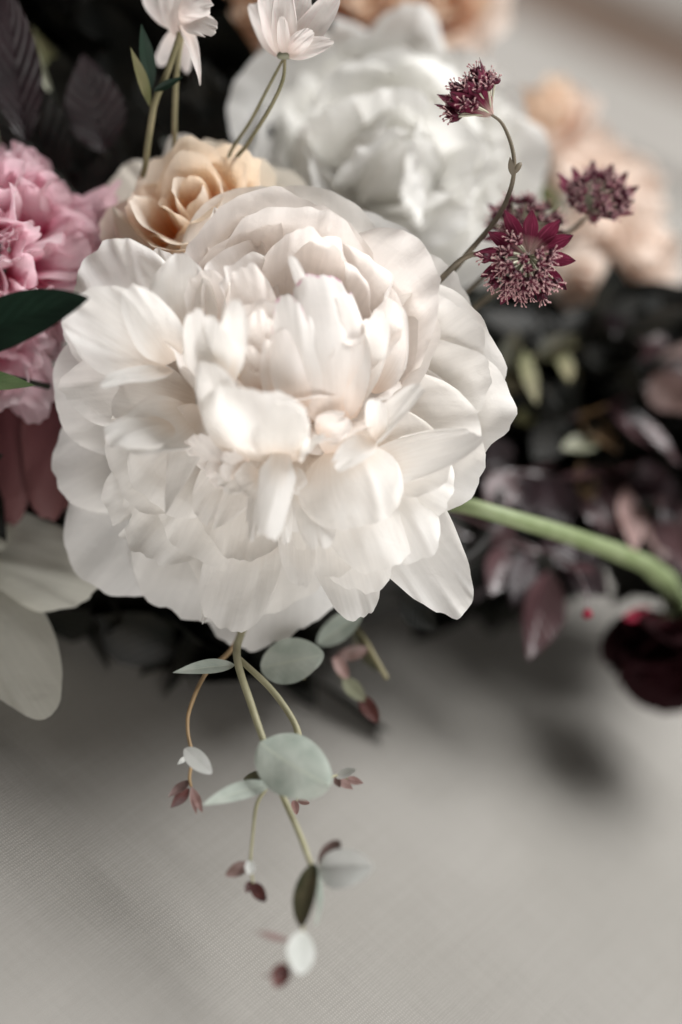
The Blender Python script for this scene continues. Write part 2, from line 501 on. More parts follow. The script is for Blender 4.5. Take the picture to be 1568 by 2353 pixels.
def petal(parent, B, T, W, mat, name='petal', **kw):
    v, f, uv = petal_pts(B, T, W, **kw)
    return add(name, v, f, mat, parent, uv)


def leaf_pts(B, T, W, face=(0, 0, 1), bulge=0.1, fold=0.25, curl=0.0, seed=0, pw=0.85, tip=1.0, nu=13, nv=25, wave=0.03, skew=0.0, asym=0.0):
    """pointed or rounded leaf: folded on its midrib; tip<1 gives a blunter end"""
    rng = np.random.RandomState(seed * 5 + 3)
    B = np.asarray(B, float); T = np.asarray(T, float)
    ax = T - B
    Ln = np.linalg.norm(ax)
    t0 = ax / Ln
    n0 = unit(np.asarray(face, float) - t0 * np.dot(face, t0))
    s0 = np.cross(t0, n0)
    C = (B + T) / 2 - n0 * bulge * Ln + s0 * skew * Ln
    u = np.linspace(-1, 1, nu)
    v = (1 - np.cos(np.linspace(0, np.pi, nv))) / 2
    U, S = np.meshgrid(u, v)
    prof = np.sin(np.pi * np.clip(S, 0, 1) ** pw) ** tip
    Wd = W * (prof + 0.015)
    P = (1 - S)[..., None] ** 2 * B + 2 * (S * (1 - S))[..., None] * C + (S ** 2)[..., None] * T
    D = 2 * (1 - S)[..., None] * (C - B) + 2 * S[..., None] * (T - C)
    D /= np.linalg.norm(D, axis=2, keepdims=True)
    sd = np.broadcast_to(s0, D.shape)
    sd = sd - D * np.sum(sd * D, 2, keepdims=True)
    sd /= np.linalg.norm(sd, axis=2, keepdims=True)
    Nn = np.cross(sd, D)
    side = U * Wd * np.where(U > 0, 1 + asym, 1 - asym)
    up = fold * np.abs(U) * Wd - curl * W * np.abs(U) ** 2.5 + wave * W * wob(S * 9 + U * 1.2, rng, 3, 1.0) * np.abs(U) + wave * W * wob(S * 4, rng, 2, 1.0)
    X = P + sd * (side * math.cos(math.atan(fold) * 0.6))[..., None] + Nn * up[..., None]
    uv = np.stack([U * 0.5 + 0.5, S], 2)
    return X.reshape(-1, 3), grid_faces(nv, nu), uv.reshape(-1, 2)


def leaf(parent, B, T, W, mat, name='leaf', **kw):
    v, f, uv = leaf_pts(B, T, W, **kw)
    return add(name, v, f, mat, parent, uv)


def catmull(pts, n=8):
    pts = [np.asarray(p, float) for p in pts]
    P = [2 * pts[0] - pts[1]] + pts + [2 * pts[-1] - pts[-2]]
    out = []
    for i in range(1, len(P) - 2):
        for k in range(n):
            t = k / n
            a, b, c, d = P[i - 1], P[i], P[i + 1], P[i + 2]
            out.append(0.5 * (2 * b + (c - a) * t + (2 * a - 5 * b + 4 * c - d) * t * t + (3 * b - a - 3 * c + d) * t ** 3))
    out.append(pts[-1])
    return np.array(out)


def tube_pts(pts, r0, r1, n=8, ns=10, seed=0, knob=0.06):
    q = [np.asarray(p, float) for p in pts]
    for rev in range(2):
        out = [q[0], q[1]]
        for p in q[2:]:
            prev = np.linalg.norm(out[-1] - out[-2])
            while np.linalg.norm(p - out[-1]) > 2.2 * prev:
                out.append(out[-1] + unit(p - out[-1]) * prev * 1.5)
                prev *= 1.5
            out.append(p)
        q = out[::-1]
    c = catmull(q, n)
    rng = np.random.RandomState(seed)
    m_ = len(c)
    tan = np.gradient(c, axis=0)
    tan /= np.linalg.norm(tan, axis=1, keepdims=True) + 1e-12
    ref = np.array([0.3, 0.2, 0.93])
    rings = []
    rr = np.linspace(r0, r1, m_) * (1 + knob * wob(np.linspace(0, 12, m_), rng, 3, 1))
    uv = []
    for i in range(m_):
        s = unit(np.cross(tan[i], ref))
        b = np.cross(s, tan[i])
        a = np.linspace(0, 2 * np.pi, ns + 1)
        rings.append(c[i] + rr[i] * (np.cos(a)[:, None] * s + np.sin(a)[:, None] * b))
        uv.append(np.stack([a / 6.2832, np.full(ns + 1, i / (m_ - 1))], 1))
    return np.concatenate(rings), grid_faces(m_, ns + 1), np.concatenate(uv)


def tube(parent, pts, r0, r1, mat, name='stem', **kw):
    v, f, uv = tube_pts(pts, r0, r1, **kw)
    return add(name, v, f, mat, parent, uv)


def blob_pts(C, ax, L, R, ns=10, nv=9, prof=None):
    """lathe body along ax from C, length L, radius R with a bud profile"""
    ax = unit(ax)
    s = unit(np.cross(ax, [0.31, 0.5, 0.8])); b = np.cross(ax, s)
    t = np.linspace(0, 1, nv)
    pr = np.sqrt(np.clip(np.sin(np.pi * t ** 0.8), 0, 1)) if prof is None else np.interp(t, *prof)
    a = np.linspace(0, 2 * np.pi, ns + 1)
    V = [np.asarray(C) + ax * L * t[i] + max(pr[i], 0.02) * R * (np.cos(a)[:, None] * s + np.sin(a)[:, None] * b) for i in range(nv)]
    uv = [np.stack([a / 6.2832, np.full(ns + 1, t[i])], 1) for i in range(nv)]
    return np.concatenate(V), grid_faces(nv, ns + 1), np.concatenate(uv)


def blob(parent, C, ax, L, R, mat, name, **kw):
    v, f, uv = blob_pts(C, ax, L, R, **kw)
    return add(name, v, f, mat, parent, uv)


def ring(parent, C, A, n, r0, r1, h0, h1, W, mat, seed=0, az0=0.0, span=2 * math.pi, inward=0.8, up=0.6, jit=0.15, **kw):
    rng = np.random.RandomState(seed + 100)
    A = unit(A)
    e1 = unit(np.cross(A, [0.2, 0.95, 0.1])); e2 = np.cross(A, e1)
    for i in range(n):
        a = az0 + span * (i + rng.uniform(-jit, jit) * 1.5) / n
        d = math.cos(a) * e1 + math.sin(a) * e2
        k = rng.uniform(0.9, 1.1)
        B = np.asarray(C) + d * r0 + A * h0
        T = np.asarray(C) + d * r1 * k + A * (h1 + rng.uniform(-jit, jit) * W * 0.8)
        petal(parent, B, T, W * rng.uniform(0.85, 1.15), mat, face=A * up - d * inward, seed=seed * 31 + i, **kw)


BOWL_C = table_hit(560, 1330)             # where the arrangement's bowl stands

# ------------------------------------------------------------------ setting
def build_table():
    # cloth-covered top: a gently uneven sheet whose far and right-hand edges roll over and hang
    fa, fb = world(table_hit(1250, 330))[:2], world(table_hit(1568, 470))[:2]
    ra, rb = world(table_hit(1600, 1750))[:2], world(table_hit(1490, 2400))[:2]
    e1 = unit(fa - fb); e2 = unit(rb - ra)
    k1, k2 = np.linalg.solve(np.stack([e1, -e2], 1), ra - fa)
    corner = fa + e1 * k1
    hang = [(-0.058, -0.30), (-0.055, -0.12), (-0.047, -0.05), (-0.032, -0.018), (-0.015, -0.004)]
    S_ = hang + [(x, 0.0) for x in np.linspace(0, 1.5, 110)]
    T_ = hang + [(x, 0.0) for x in np.linspace(0, 1.5, 110)]
    v = np.array([[(*(corner + e1 * sx + e2 * tx), max(-0.30, sz + tz)) for tx, tz in T_] for sx, sz in S_])
    X, Y = v[..., 0], v[..., 1]
    v[..., 2] += 0.0012 * np.sin(X * 9 + 1.3 * np.sin(Y * 7)) + 0.0009 * np.sin(Y * 14 + X * 6) + 0.0005 * np.sin(X * 31 - Y * 23) - 0.0022
    nx, ny = len(T_), len(S_) - 5
    v = v.reshape(-1, 3)
    me = mesh_data('tablecloth', v, grid_faces(ny + 5, nx), LINEN, raw=True)
    o = bpy.data.objects.new('tablecloth', me)
    o['kind'] = 'structure'
    o['label'] = 'beige linen tablecloth under the flowers'
    COL.objects.link(o)
    # boarded floor beyond the table, boards running parallel to the table's far edge
    fl = bpy.data.objects.new('floor', None)
    COL.objects.link(fl)
    fl['kind'] = 'structure'
    fl['label'] = 'blurred grey and brown floor boards beyond the table'
    fz = -0.15
    p1, p2 = world(table_hit(1250, 340, 15)), world(table_hit(1568, 490, 15))
    dv = unit((p2 - p1)[:2])
    nv_ = np.array([-dv[1], dv[0]])
    offs = [float(np.dot((world(table_hit(1400, y, 15)) - p1)[:2], nv_)) for y in FLOOR_LINES]
    yy = 3.0
    for k in range(len(offs) - 1):
        mat = WOOD_BROWN if k % 2 == 0 else WOOD_GREY
        h = 0.012 if k % 2 == 0 else 0.02
        o0, o1 = offs[k] + 0.002, offs[k + 1] - 0.002
        pts = [p1[:2] + dv * a_ + nv_ * b_ for a_, b_ in ((-1.6, o0), (1.6, o0), (1.6, o1), (-1.6, o1))]
        vv = [(p[0], p[1], fz - 0.03) for p in pts] + [(p[0], p[1], fz - 0.03 + h) for p in pts]
        ff = [(4, 5, 6, 7), (0, 1, 5, 4), (1, 2, 6, 5), (2, 3, 7, 6), (3, 0, 4, 7), (3, 2, 1, 0)]
        me = mesh_data('board', np.array(vv), ff, mat, raw=True)
        me.polygons.foreach_set('use_smooth', np.zeros(len(ff), bool))
        b = bpy.data.objects.new('board', me)
        COL.objects.link(b)
        b.parent = fl
    me = mesh_data('subfloor', np.array([(-3, -1.5, fz - 0.04), (3, -1.5, fz - 0.04), (3, yy + 1, fz - 0.04), (-3, yy + 1, fz - 0.04)]), [(0, 1, 2, 3)], WOOD_BROWN, raw=True)
    b = bpy.data.objects.new('subfloor', me)
    COL.objects.link(b)
    b.parent = fl


FLOOR_LINES = [560, 318, 95, -95, -190, -300, -420, -560]
build_table()


def build_bowl():
    t = thing('flower_bowl', BOWL_C, 'dark ceramic bowl under the white peony, lost in shadow', 'bowl')
    prof = np.array([(0, 0.1), (3.6, 0.1), (4.0, 0.3), (3.8, 1.2), (4.6, 2.2), (6.2, 4.2), (6.9, 6.2), (7.0, 7.2), (6.8, 7.25), (6.6, 6.2), (5.6, 4.4), (4.0, 2.8), (0, 2.4)])
    a = np.linspace(0, 2 * np.pi, 49)
    s = unit(np.cross(UPV, [0, 0, 1])); b = np.cross(UPV, s)
    V = [BOWL_C + UPV * z + r * (np.cos(a)[:, None] * s + np.sin(a)[:, None] * b) for r, z in prof]
    add('body', np.concatenate(V), grid_faces(len(prof), 49), BOWL, t)
    V = [BOWL_C + UPV * z + r * (np.cos(a)[:, None] * s + np.sin(a)[:, None] * b) for r, z in [(0.01, 6.0), (3.5, 6.2), (6.5, 5.8)]]
    add('moss', np.concatenate(V), grid_faces(3, 49), NIGHT, t)


build_bowl()
HUB = BOWL_C + UPV * 6.5                  # stems gather here

# ------------------------------------------------------------------ the white peony in front
def hp(t, b, e, wpx, mat, **kw):
    """petal from D-pixel base (x, y, z) to D-pixel tip, half width in pixels"""
    return petal(t, F(*b), F(*e), wpx * KP, mat, **kw)


def build_main_peony():
    C = F(640, 900, -3.5)
    t = thing('white_peony', C, 'large open white peony with ruffled petals and pink-edged heart, in sharp focus', 'flower')

    def lay(rows, mat=WHITE):
        for r in rows:
            b, e, wd, kw = r[:4]
            hp(t, b, e, wd, r[4] if len(r) > 4 else mat, **kw)

    # guard petals, from the back
    lay([
        ((650, 800, -4.6), (650, 403, -3.8), 262, dict(bulge=0.16, cup=0.75, ruf=0.02, seed=1, rd=0.40, und=0.03, notch=0.01)),
        ((690, 820, -4.8), (900, 505, -4.0), 240, dict(bulge=0.14, cup=0.55, ruf=0.04, seed=2, notch=0.01)),
        ((740, 850, -4.6), (1068, 650, -3.4), 225, dict(bulge=0.15, cup=0.5, ruf=0.04, seed=3)),
        ((760, 880, -4.2), (1165, 845, -2.8), 240, dict(bulge=0.15, cup=0.5, ruf=0.04, seed=4)),
        ((760, 910, -3.8), (1172, 960, -2.4), 190, dict(bulge=0.12, cup=0.45, ruf=0.06, seed=5)),
        ((760, 940, -3.4), (1090, 1090, -2.0), 185, dict(bulge=0.08, cup=0.4, ruf=0.07, seed=6)),
        ((780, 1000, -3.4), (1050, 1392, -2.2), 118, dict(bulge=0.04, cup=0.5, ruf=0.12, seed=7, face=(-.2, .2, 1))),
        ((720, 1040, -3.4), (838, 1424, -2.0), 90, dict(bulge=0.06, cup=0.6, ruf=0.10, seed=8)),
        ((645, 1040, -5.4), (585, 1512, -5.0), 190, dict(bulge=-0.04, cup=-0.5, ruf=0.05, seed=9, rd=0.30, rp=1.5, face=(-.15, -.4, 1))),
        ((590, 980, -5.4), (410, 1392, -4.0), 205, dict(bulge=0.12, cup=0.5, ruf=0.05, seed=11)),
        ((620, 1000, -5.0), (590, 1400, -3.8), 215, dict(bulge=0.10, cup=0.4, ruf=0.05, seed=12)),
        ((540, 960, -5.2), (215, 1325, -4.4), 225, dict(bulge=0.14, cup=0.6, ruf=0.02, seed=13, und=0.04, notch=0.01)),
        ((500, 920, -5.0), (152, 1110, -4.2), 175, dict(bulge=0.12, cup=0.6, ruf=0.04, seed=14)),
        ((500, 880, -5.0), (114, 900, -3.6), 200, dict(bulge=0.16, cup=0.9, ruf=0.03, seed=15, und=0.05, notch=0.01)),
        ((500, 820, -5.0), (150, 740, -3.8), 150, dict(bulge=0.12, cup=0.6, ruf=0.06, seed=16)),
        ((560, 760, -5.0), (400, 560, -4.4), 180, dict(bulge=0.12, cup=0.6, ruf=0.06, seed=17)),
    ])
    # upper left ruffled fan, nearer than the focus
    lay([
        ((382, 838, -1.6), (225, 585, -1.2), 130, dict(bulge=0.10, cup=0.5, ruf=0.16, rfreq=2.2, crease=0.12, seed=22, rd=0.35)),
        ((392, 830, -1.8), (335, 583, -2.2), 105, dict(bulge=0.12, cup=0.6, ruf=0.14, rfreq=2, crease=0.10, seed=23)),
        ((380, 842, -1.0), (172, 690, -0.4), 105, dict(bulge=0.06, cup=0.4, ruf=0.18, rfreq=2.2, crease=0.10, seed=21, rd=0.4)),
        ((400, 830, -0.8), (300, 660, 0.5), 62, dict(bulge=0.10, cup=0.9, ruf=0.16, rfreq=2, crease=0.08, seed=25)),
        ((430, 800, -1.4), (405, 600, -0.6), 85, dict(bulge=0.12, cup=0.7, ruf=0.14, rfreq=2, seed=26)),
    ])
    # left side layers
    lay([
        ((450, 880, -3.6), (150, 905, -1.8), 115, dict(bulge=0.14, cup=1.1, ruf=0.06, seed=31, face=(.35, .1, 1))),
        ((450, 930, -3.0), (262, 925, -1.0), 105, dict(bulge=0.14, cup=0.7, ruf=0.08, seed=33, face=(.2, .2, 1))),
        ((395, 850, -0.8), (236, 876, 0.4), 34, dict(bulge=0.06, cup=0.9, ruf=0.18, seed=32, face=(0.1, .75, .6), curl=0.5)),
        ((480, 960, -3.4), (265, 1135, -2.2), 165, dict(bulge=0.16, cup=0.8, ruf=0.04, seed=35, und=0.05)),
        ((470, 980, -2.8), (350, 1160, -1.6), 135, dict(bulge=0.14, cup=0.6, ruf=0.05, seed=36)),
        ((450, 950, -1.6), (300, 1010, 0.5), 85, dict(bulge=0.06, cup=0.7, ruf=0.10, rfreq=2, seed=44, face=(-.2, .2, 1), curl=0.3)),
        ((395, 975, -0.6), (252, 1000, 0.7), 62, dict(bulge=-0.10, cup=-0.5, ruf=0.2, rfreq=3, seed=34, face=(-.35, .45, .8))),
        ((455, 930, -1.2), (384, 1172, -0.6), 66, dict(bulge=0.05, cup=0.5, ruf=0.06, seed=37, rd=0.85, rp=1.25, face=(-.45, .1, 1))),
        ((520, 1010, -4.0), (245, 1205, -3.0), 115, dict(bulge=0.12, cup=0.6, ruf=0.16, rfreq=3, seed=38, tears=1)),
        ((540, 1020, -3.8), (325, 1262, -2.8), 155, dict(bulge=0.12, cup=0.5, ruf=0.14, rfreq=3, seed=39, tears=1)),
        ((570, 1030, -3.4), (440, 1288, -2.4), 160, dict(bulge=0.12, cup=0.4, ruf=0.12, rfreq=3, seed=40)),
        ((600, 1040, -3.2), (545, 1282, -2.2), 125, dict(bulge=0.12, cup=0.4, ruf=0.12, rfreq=3, seed=41)),
        ((575, 1020, -2.4), (470, 1205, -1.4), 75, dict(bulge=0.10, cup=0.5, ruf=0.18, rfreq=3, seed=42, tears=1)),
        ((600, 1160, -4.0), (508, 1456, -2.4), 96, dict(bulge=-0.03, cup=0.5, ruf=0.12, rfreq=2, seed=10, face=(.1, .3, 1), rd=0.4)),
        ((500, 1300, -3.4), (464, 1438, -2.4), 14, dict(bulge=0.05, cup=1.2, ruf=0.2, seed=43)),
    ])
    # the globe: broad cupped petals wrapped round the heart
    Ag = unit([.10, .34, .93])
    Cg = F(668, 830, -4.6)
    ring(t, Cg, Ag, 7, 0.7, 3.75, 0.0, 3.6, 2.7, WHITE_IN, seed=51, az0=0.3, inward=0.9, up=0.5, bulge=0.24, cup=0.8, ruf=0.07, rfreq=2.5, jit=0.22, rd=0.4)
    ring(t, Cg, Ag, 6, 0.5, 3.0, 0.2, 4.3, 2.3, WHITE_IN, seed=52, az0=0.8, inward=0.9, up=0.5, bulge=0.26, cup=0.8, ruf=0.12, rfreq=2.5, jit=0.22, rd=0.4)
    ring(t, Cg, Ag, 5, 0.4, 2.2, 0.4, 4.5, 1.8, WHITE_IN, seed=53, az0=0.1, inward=0.9, up=0.5, bulge=0.24, cup=0.9, ruf=0.14, rfreq=2.5, jit=0.25, rd=0.4)
    # loose ruffles at its rim
    lay([
        ((600, 780, -3.0), (512, 470, -2.8), 80, dict(bulge=0.16, cup=0.9, ruf=0.16, rfreq=3, seed=61, tears=1)),
        ((540, 800, -1.8), (450, 620, -0.6), 70, dict(bulge=0.16, cup=0.8, ruf=0.16, rfreq=3, seed=68)),
        ((610, 790, -1.6), (560, 615, -0.2), 58, dict(bulge=0.2, cup=0.8, ruf=0.14, rfreq=3, seed=67, curl=0.25)),
        ((790, 940, -1.8), (880, 730, 0.0), 48, dict(bulge=0.1, cup=0.6, ruf=0.05, seed=74, face=(-.35, 0, 1)), WHITE),
        ((540, 1090, -1.4), (440, 1010, -0.2), 60, dict(bulge=-0.1, cup=-0.6, ruf=0.12, seed=54, face=(-.5, -.2, .8))),
        ((570, 1060, -1.4), (480, 1095, -0.8), 50, dict(bulge=-0.1, cup=0.6, ruf=0.2, seed=55, tears=1)),
    ], WHITE_IN)
    lay([
        ((830, 900, -3.6), (1085, 720, -2.0), 150, dict(bulge=0.14, cup=0.5, ruf=0.08, rfreq=2, crease=0.05, seed=75)),
        ((850, 940, -3.4), (1105, 860, -1.8), 135, dict(bulge=0.14, cup=0.5, ruf=0.08, rfreq=2, crease=0.06, seed=76)),
        ((840, 960, -3.0), (1090, 985, -1.4), 120, dict(bulge=0.10, cup=0.5, ruf=0.08, rfreq=2, crease=0.06, seed=177)),
        ((830, 1010, -2.2), (1020, 1090, -1.0), 105, dict(bulge=0.06, cup=0.4, ruf=0.10, rfreq=2, crease=0.05, seed=78)),
        ((800, 1045, -1.2), (968, 890, 0.3), 50, dict(bulge=0.10, cup=1.5, ruf=0.08, seed=79, face=(-.5, .4, .8))),
        ((820, 1080, -1.4), (1105, 1000, -0.4), 60, dict(bulge=0.05, cup=-0.5, ruf=0.06, seed=80, face=(.1, .5, .9))),
        ((870, 1010, -0.6), (862, 915, 0.7), 27, dict(bulge=0.08, cup=-0.7, ruf=0.12, seed=81)),
        ((860, 1010, -0.6), (768, 1078, 0.4), 36, dict(bulge=-0.1, cup=0.7, ruf=0.2, seed=82, tears=1, face=(.1, .5, .8))),
    ])
    # lower right cascade
    lay([
        ((800, 1020, -2.8), (1010, 1180, -1.4), 140, dict(bulge=-0.05, cup=-0.3, ruf=0.08, rfreq=2, seed=91)),
        ((790, 1020, -2.4), (960, 1285, -1.1), 118, dict(bulge=-0.08, cup=-0.4, ruf=0.08, rfreq=2, seed=92)),
        ((770, 1030, -2.0), (895, 1296, -0.7), 118, dict(bulge=-0.10, cup=-0.5, ruf=0.08, rfreq=2, seed=93, tears=0, face=(.25, 0, 1))),
        ((740, 1040, -2.6), (845, 1350, -1.7), 110, dict(bulge=-0.05, cup=-0.2, ruf=0.08, rfreq=2, seed=94)),
        ((720, 1040, -2.4), (755, 1330, -1.5), 110, dict(bulge=-0.04, cup=-0.3, ruf=0.08, rfreq=2, seed=95)),
        ((690, 1050, -1.6), (705, 1232, -0.5), 82, dict(bulge=-0.06, cup=-0.3, ruf=0.08, rfreq=3, seed=96)),
        ((710, 1100, -1.2), (740, 1266, -0.2), 48, dict(bulge=-0.06, cup=-0.3, ruf=0.08, rfreq=3, seed=100, tears=1)),
        ((680, 1100, -2.4), (690, 1348, -1.4), 52, dict(bulge=-0.03, cup=0.6, ruf=0.08, rfreq=2, seed=97, tears=0)),
        ((770, 1030, -1.0), (845, 1215, 0.1), 125, dict(bulge=-0.12, cup=-0.5, ruf=0.08, rfreq=2, seed=98)),
    ])
    # tongue petal in the lower middle and its crumpled neighbours
    lay([
        ((650, 1025, 0.2), (612, 1256, 0.9), 46, dict(bulge=-0.10, cup=-1.2, ruf=0.03, seed=101, bw=0.42, rd=0.62, wp=2.0, face=(.2, .1, 1), pleat=1, crum=0.01)),
        ((610, 1060, -1.0), (585, 1235, 0.0), 36, dict(bulge=-0.05, cup=-0.7, ruf=0.25, seed=102, tears=2, face=(-.4, 0, 1))),
        ((640, 1090, -1.2), (655, 1246, -0.3), 26, dict(bulge=-0.05, cup=-0.7, ruf=0.25, seed=103, tears=1)),
    ])
    # the closed heart
    lay([
        ((640, 1010, -2.0), (620, 700, -0.4), 150, dict(bulge=-0.2, cup=-1.0, ruf=0.04, seed=110), WHITE_IN),
        ((680, 960, -1.2), (625, 690, 0.1), 84, dict(bulge=-0.14, cup=-0.9, ruf=0.04, seed=111, bw=0.4), WHITE_IN),
        ((768, 965, -0.7), (732, 608, -0.1), 108, dict(bulge=-0.26, cup=-1.0, ruf=0.05, seed=112, face=(.25, .05, 1), bw=0.45, notch=0.02, rd=0.5, tears=1), WHITE_PINK),
        ((715, 955, -0.5), (660, 690, 0.5), 66, dict(bulge=-0.18, cup=-0.9, ruf=0.06, seed=114, face=(-.1, 0, 1), bw=0.4, notch=0.02, rd=.5, tears=1), WHITE_PINK),
((800, 965, -0.9), (800, 690, 0.0), 62, dict(bulge=-0.16, cup=-0.9, ruf=0.05, seed=113, face=(.6, 0, .8), bw=0.5, rd=0.4), WHITE_IN),
        ((690, 940, -0.2), (640, 750, 0.6), 48, dict(bulge=-0.14, cup=-0.8, ruf=0.06, seed=115, bw=0.4), WHITE_IN),
        ((705, 680, -0.5), (668, 586, 0.4), 15, dict(bulge=-0.05, cup=0.6, ruf=0.2, seed=116)),
        # lower left bowl of the heart
        ((600, 1060, -0.4), (568, 893, 1.9), 128, dict(bulge=-0.24, cup=-0.8, ruf=0.05, seed=117, face=(-.2, -.4, 1), bw=0.6, rd=0.28, und=0.07, notch=0.025)),
        ((650, 1065, -0.4), (655, 930, 1.5), 62, dict(bulge=-0.2, cup=-0.7, ruf=0.06, seed=128, face=(.1, -.3, 1), bw=0.5, rd=0.3)),
        ((540, 1020, -0.4), (468, 828, 1.5), 66, dict(bulge=-0.16, cup=-0.8, ruf=0.07, seed=118, face=(-.5, -.2, .9))),
        ((500, 960, -0.8), (448, 710, 0.9), 64, dict(bulge=-0.14, cup=-0.8, ruf=0.08, seed=119, face=(-.6, 0, .8))),
        ((520, 880, 0.0), (545, 692, 1.5), 44, dict(bulge=-0.1, cup=-0.6, ruf=0.14, rfreq=2, seed=120, face=(-.4, .2, .9), curl=-0.2)),
        ((500, 860, 0.2), (492, 728, 1.5), 46, dict(bulge=-0.12, cup=-0.6, ruf=0.14, rfreq=2, seed=121, face=(-.5, .1, .9))),
        ((590, 900, -0.6), (592, 715, 0.6), 42, dict(bulge=0.05, cup=0.7, ruf=0.1, seed=122), WHITE_IN),
        ((600, 930, -0.8), (572, 800, 0.5), 36, dict(bulge=0.06, cup=0.6, ruf=0.2, rfreq=3, seed=141), WHITE_IN),
        ((640, 940, -0.6), (622, 775, 0.6), 34, dict(bulge=0.05, cup=0.5, ruf=0.2, rfreq=3, seed=142, face=(.3, 0, 1)), WHITE_IN),
        ((575, 900, -1.0), (540, 765, 0.5), 34, dict(bulge=0.08, cup=0.8, ruf=0.2, rfreq=3, seed=143, face=(.3, 0, 1)), WHITE_IN),
        ((610, 880, -0.9), (610, 735, 0.4), 40, dict(bulge=0.06, cup=0.6, ruf=0.18, rfreq=3, seed=144), WHITE_IN),
        ((850, 900, -1.6), (905, 700, -0.6), 70, dict(bulge=0.2, cup=0.7, ruf=0.12, rfreq=3, seed=145, face=(-.5, 0, .9)), WHITE_IN),
        ((560, 1080, -1.0), (505, 1120, -0.4), 42, dict(bulge=0.05, cup=0.5, ruf=0.25, rfreq=3, seed=146)),
        ((650, 1080, -0.9), (680, 1130, -0.2), 40, dict(bulge=0.0, cup=-0.4, ruf=0.25, rfreq=3, seed=147)),
        # frills below the heart
        ((690, 1040, 0.0), (748, 998, 1.0), 30, dict(bulge=-0.1, cup=-0.5, ruf=0.2, rfreq=3, seed=123, face=(.1, .6, .8), rd=.7, rp=1.5)),
        ((680, 1050, -0.2), (712, 985, 1.0), 36, dict(bulge=-0.1, cup=-0.5, ruf=0.2, rfreq=3, seed=124, face=(0, .5, .9), tears=1)),
        ((730, 1000, -0.6), (800, 962, 0.2), 40, dict(bulge=-0.05, cup=0.4, ruf=0.16, rfreq=3, seed=125, tears=1), WHITE_IN),
        ((760, 1050, -1.0), (800, 985, -0.3), 52, dict(bulge=0.1, cup=0.6, ruf=0.05, seed=129), WHITE_IN),
        ((560, 1080, -0.6), (520, 1048, 0.2), 45, dict(bulge=0.05, cup=0.5, ruf=0.2, rfreq=3, seed=126, tears=1), WHITE_IN),
        ((600, 1095, -0.8), (545, 1115, 0.0), 45, dict(bulge=0.05, cup=0.5, ruf=0.2, rfreq=3, seed=127, tears=1)),
    ])
    # petals packed below so that gaps close on petals
    ring(t, F(640, 900, -5.8), unit([.05, .2, 1]), 12, 1.2, 4.4, 0.0, 2.0, 1.7, WHITE, seed=7, bulge=0.12, cup=0.6, ruf=0.1)
    # stamens glimpsed in the gaps
    rng = np.random.RandomState(3)
    for i in range(14):
        px, py = rng.uniform(515, 555), rng.uniform(805, 870)
        if i > 8:
            px, py = rng.uniform(745, 800), rng.uniform(985, 1015)
        p = F(px, py, -0.2 if i <= 8 else -0.7)
        tube(t, [p - np.array([0, 0, 0.8]), p + np.array([0, 0.05, -.2]), p + np.array([0.05, 0.1, 0.25])], 0.03, 0.05, POLLEN, name='stamen', n=3, ns=6)
    # calyx and stem
    c0 = F(645, 930, -5.8)
    back = unit(HUB - c0)
    blob(t, c0 + back * 1.4, -back, 1.9, 1.5, GREEN_MID, 'calyx')
    tube(t, [c0, c0 + back * 3, HUB], 0.35, 0.35, NIGHT_STEM, name='stem')


build_main_peony()


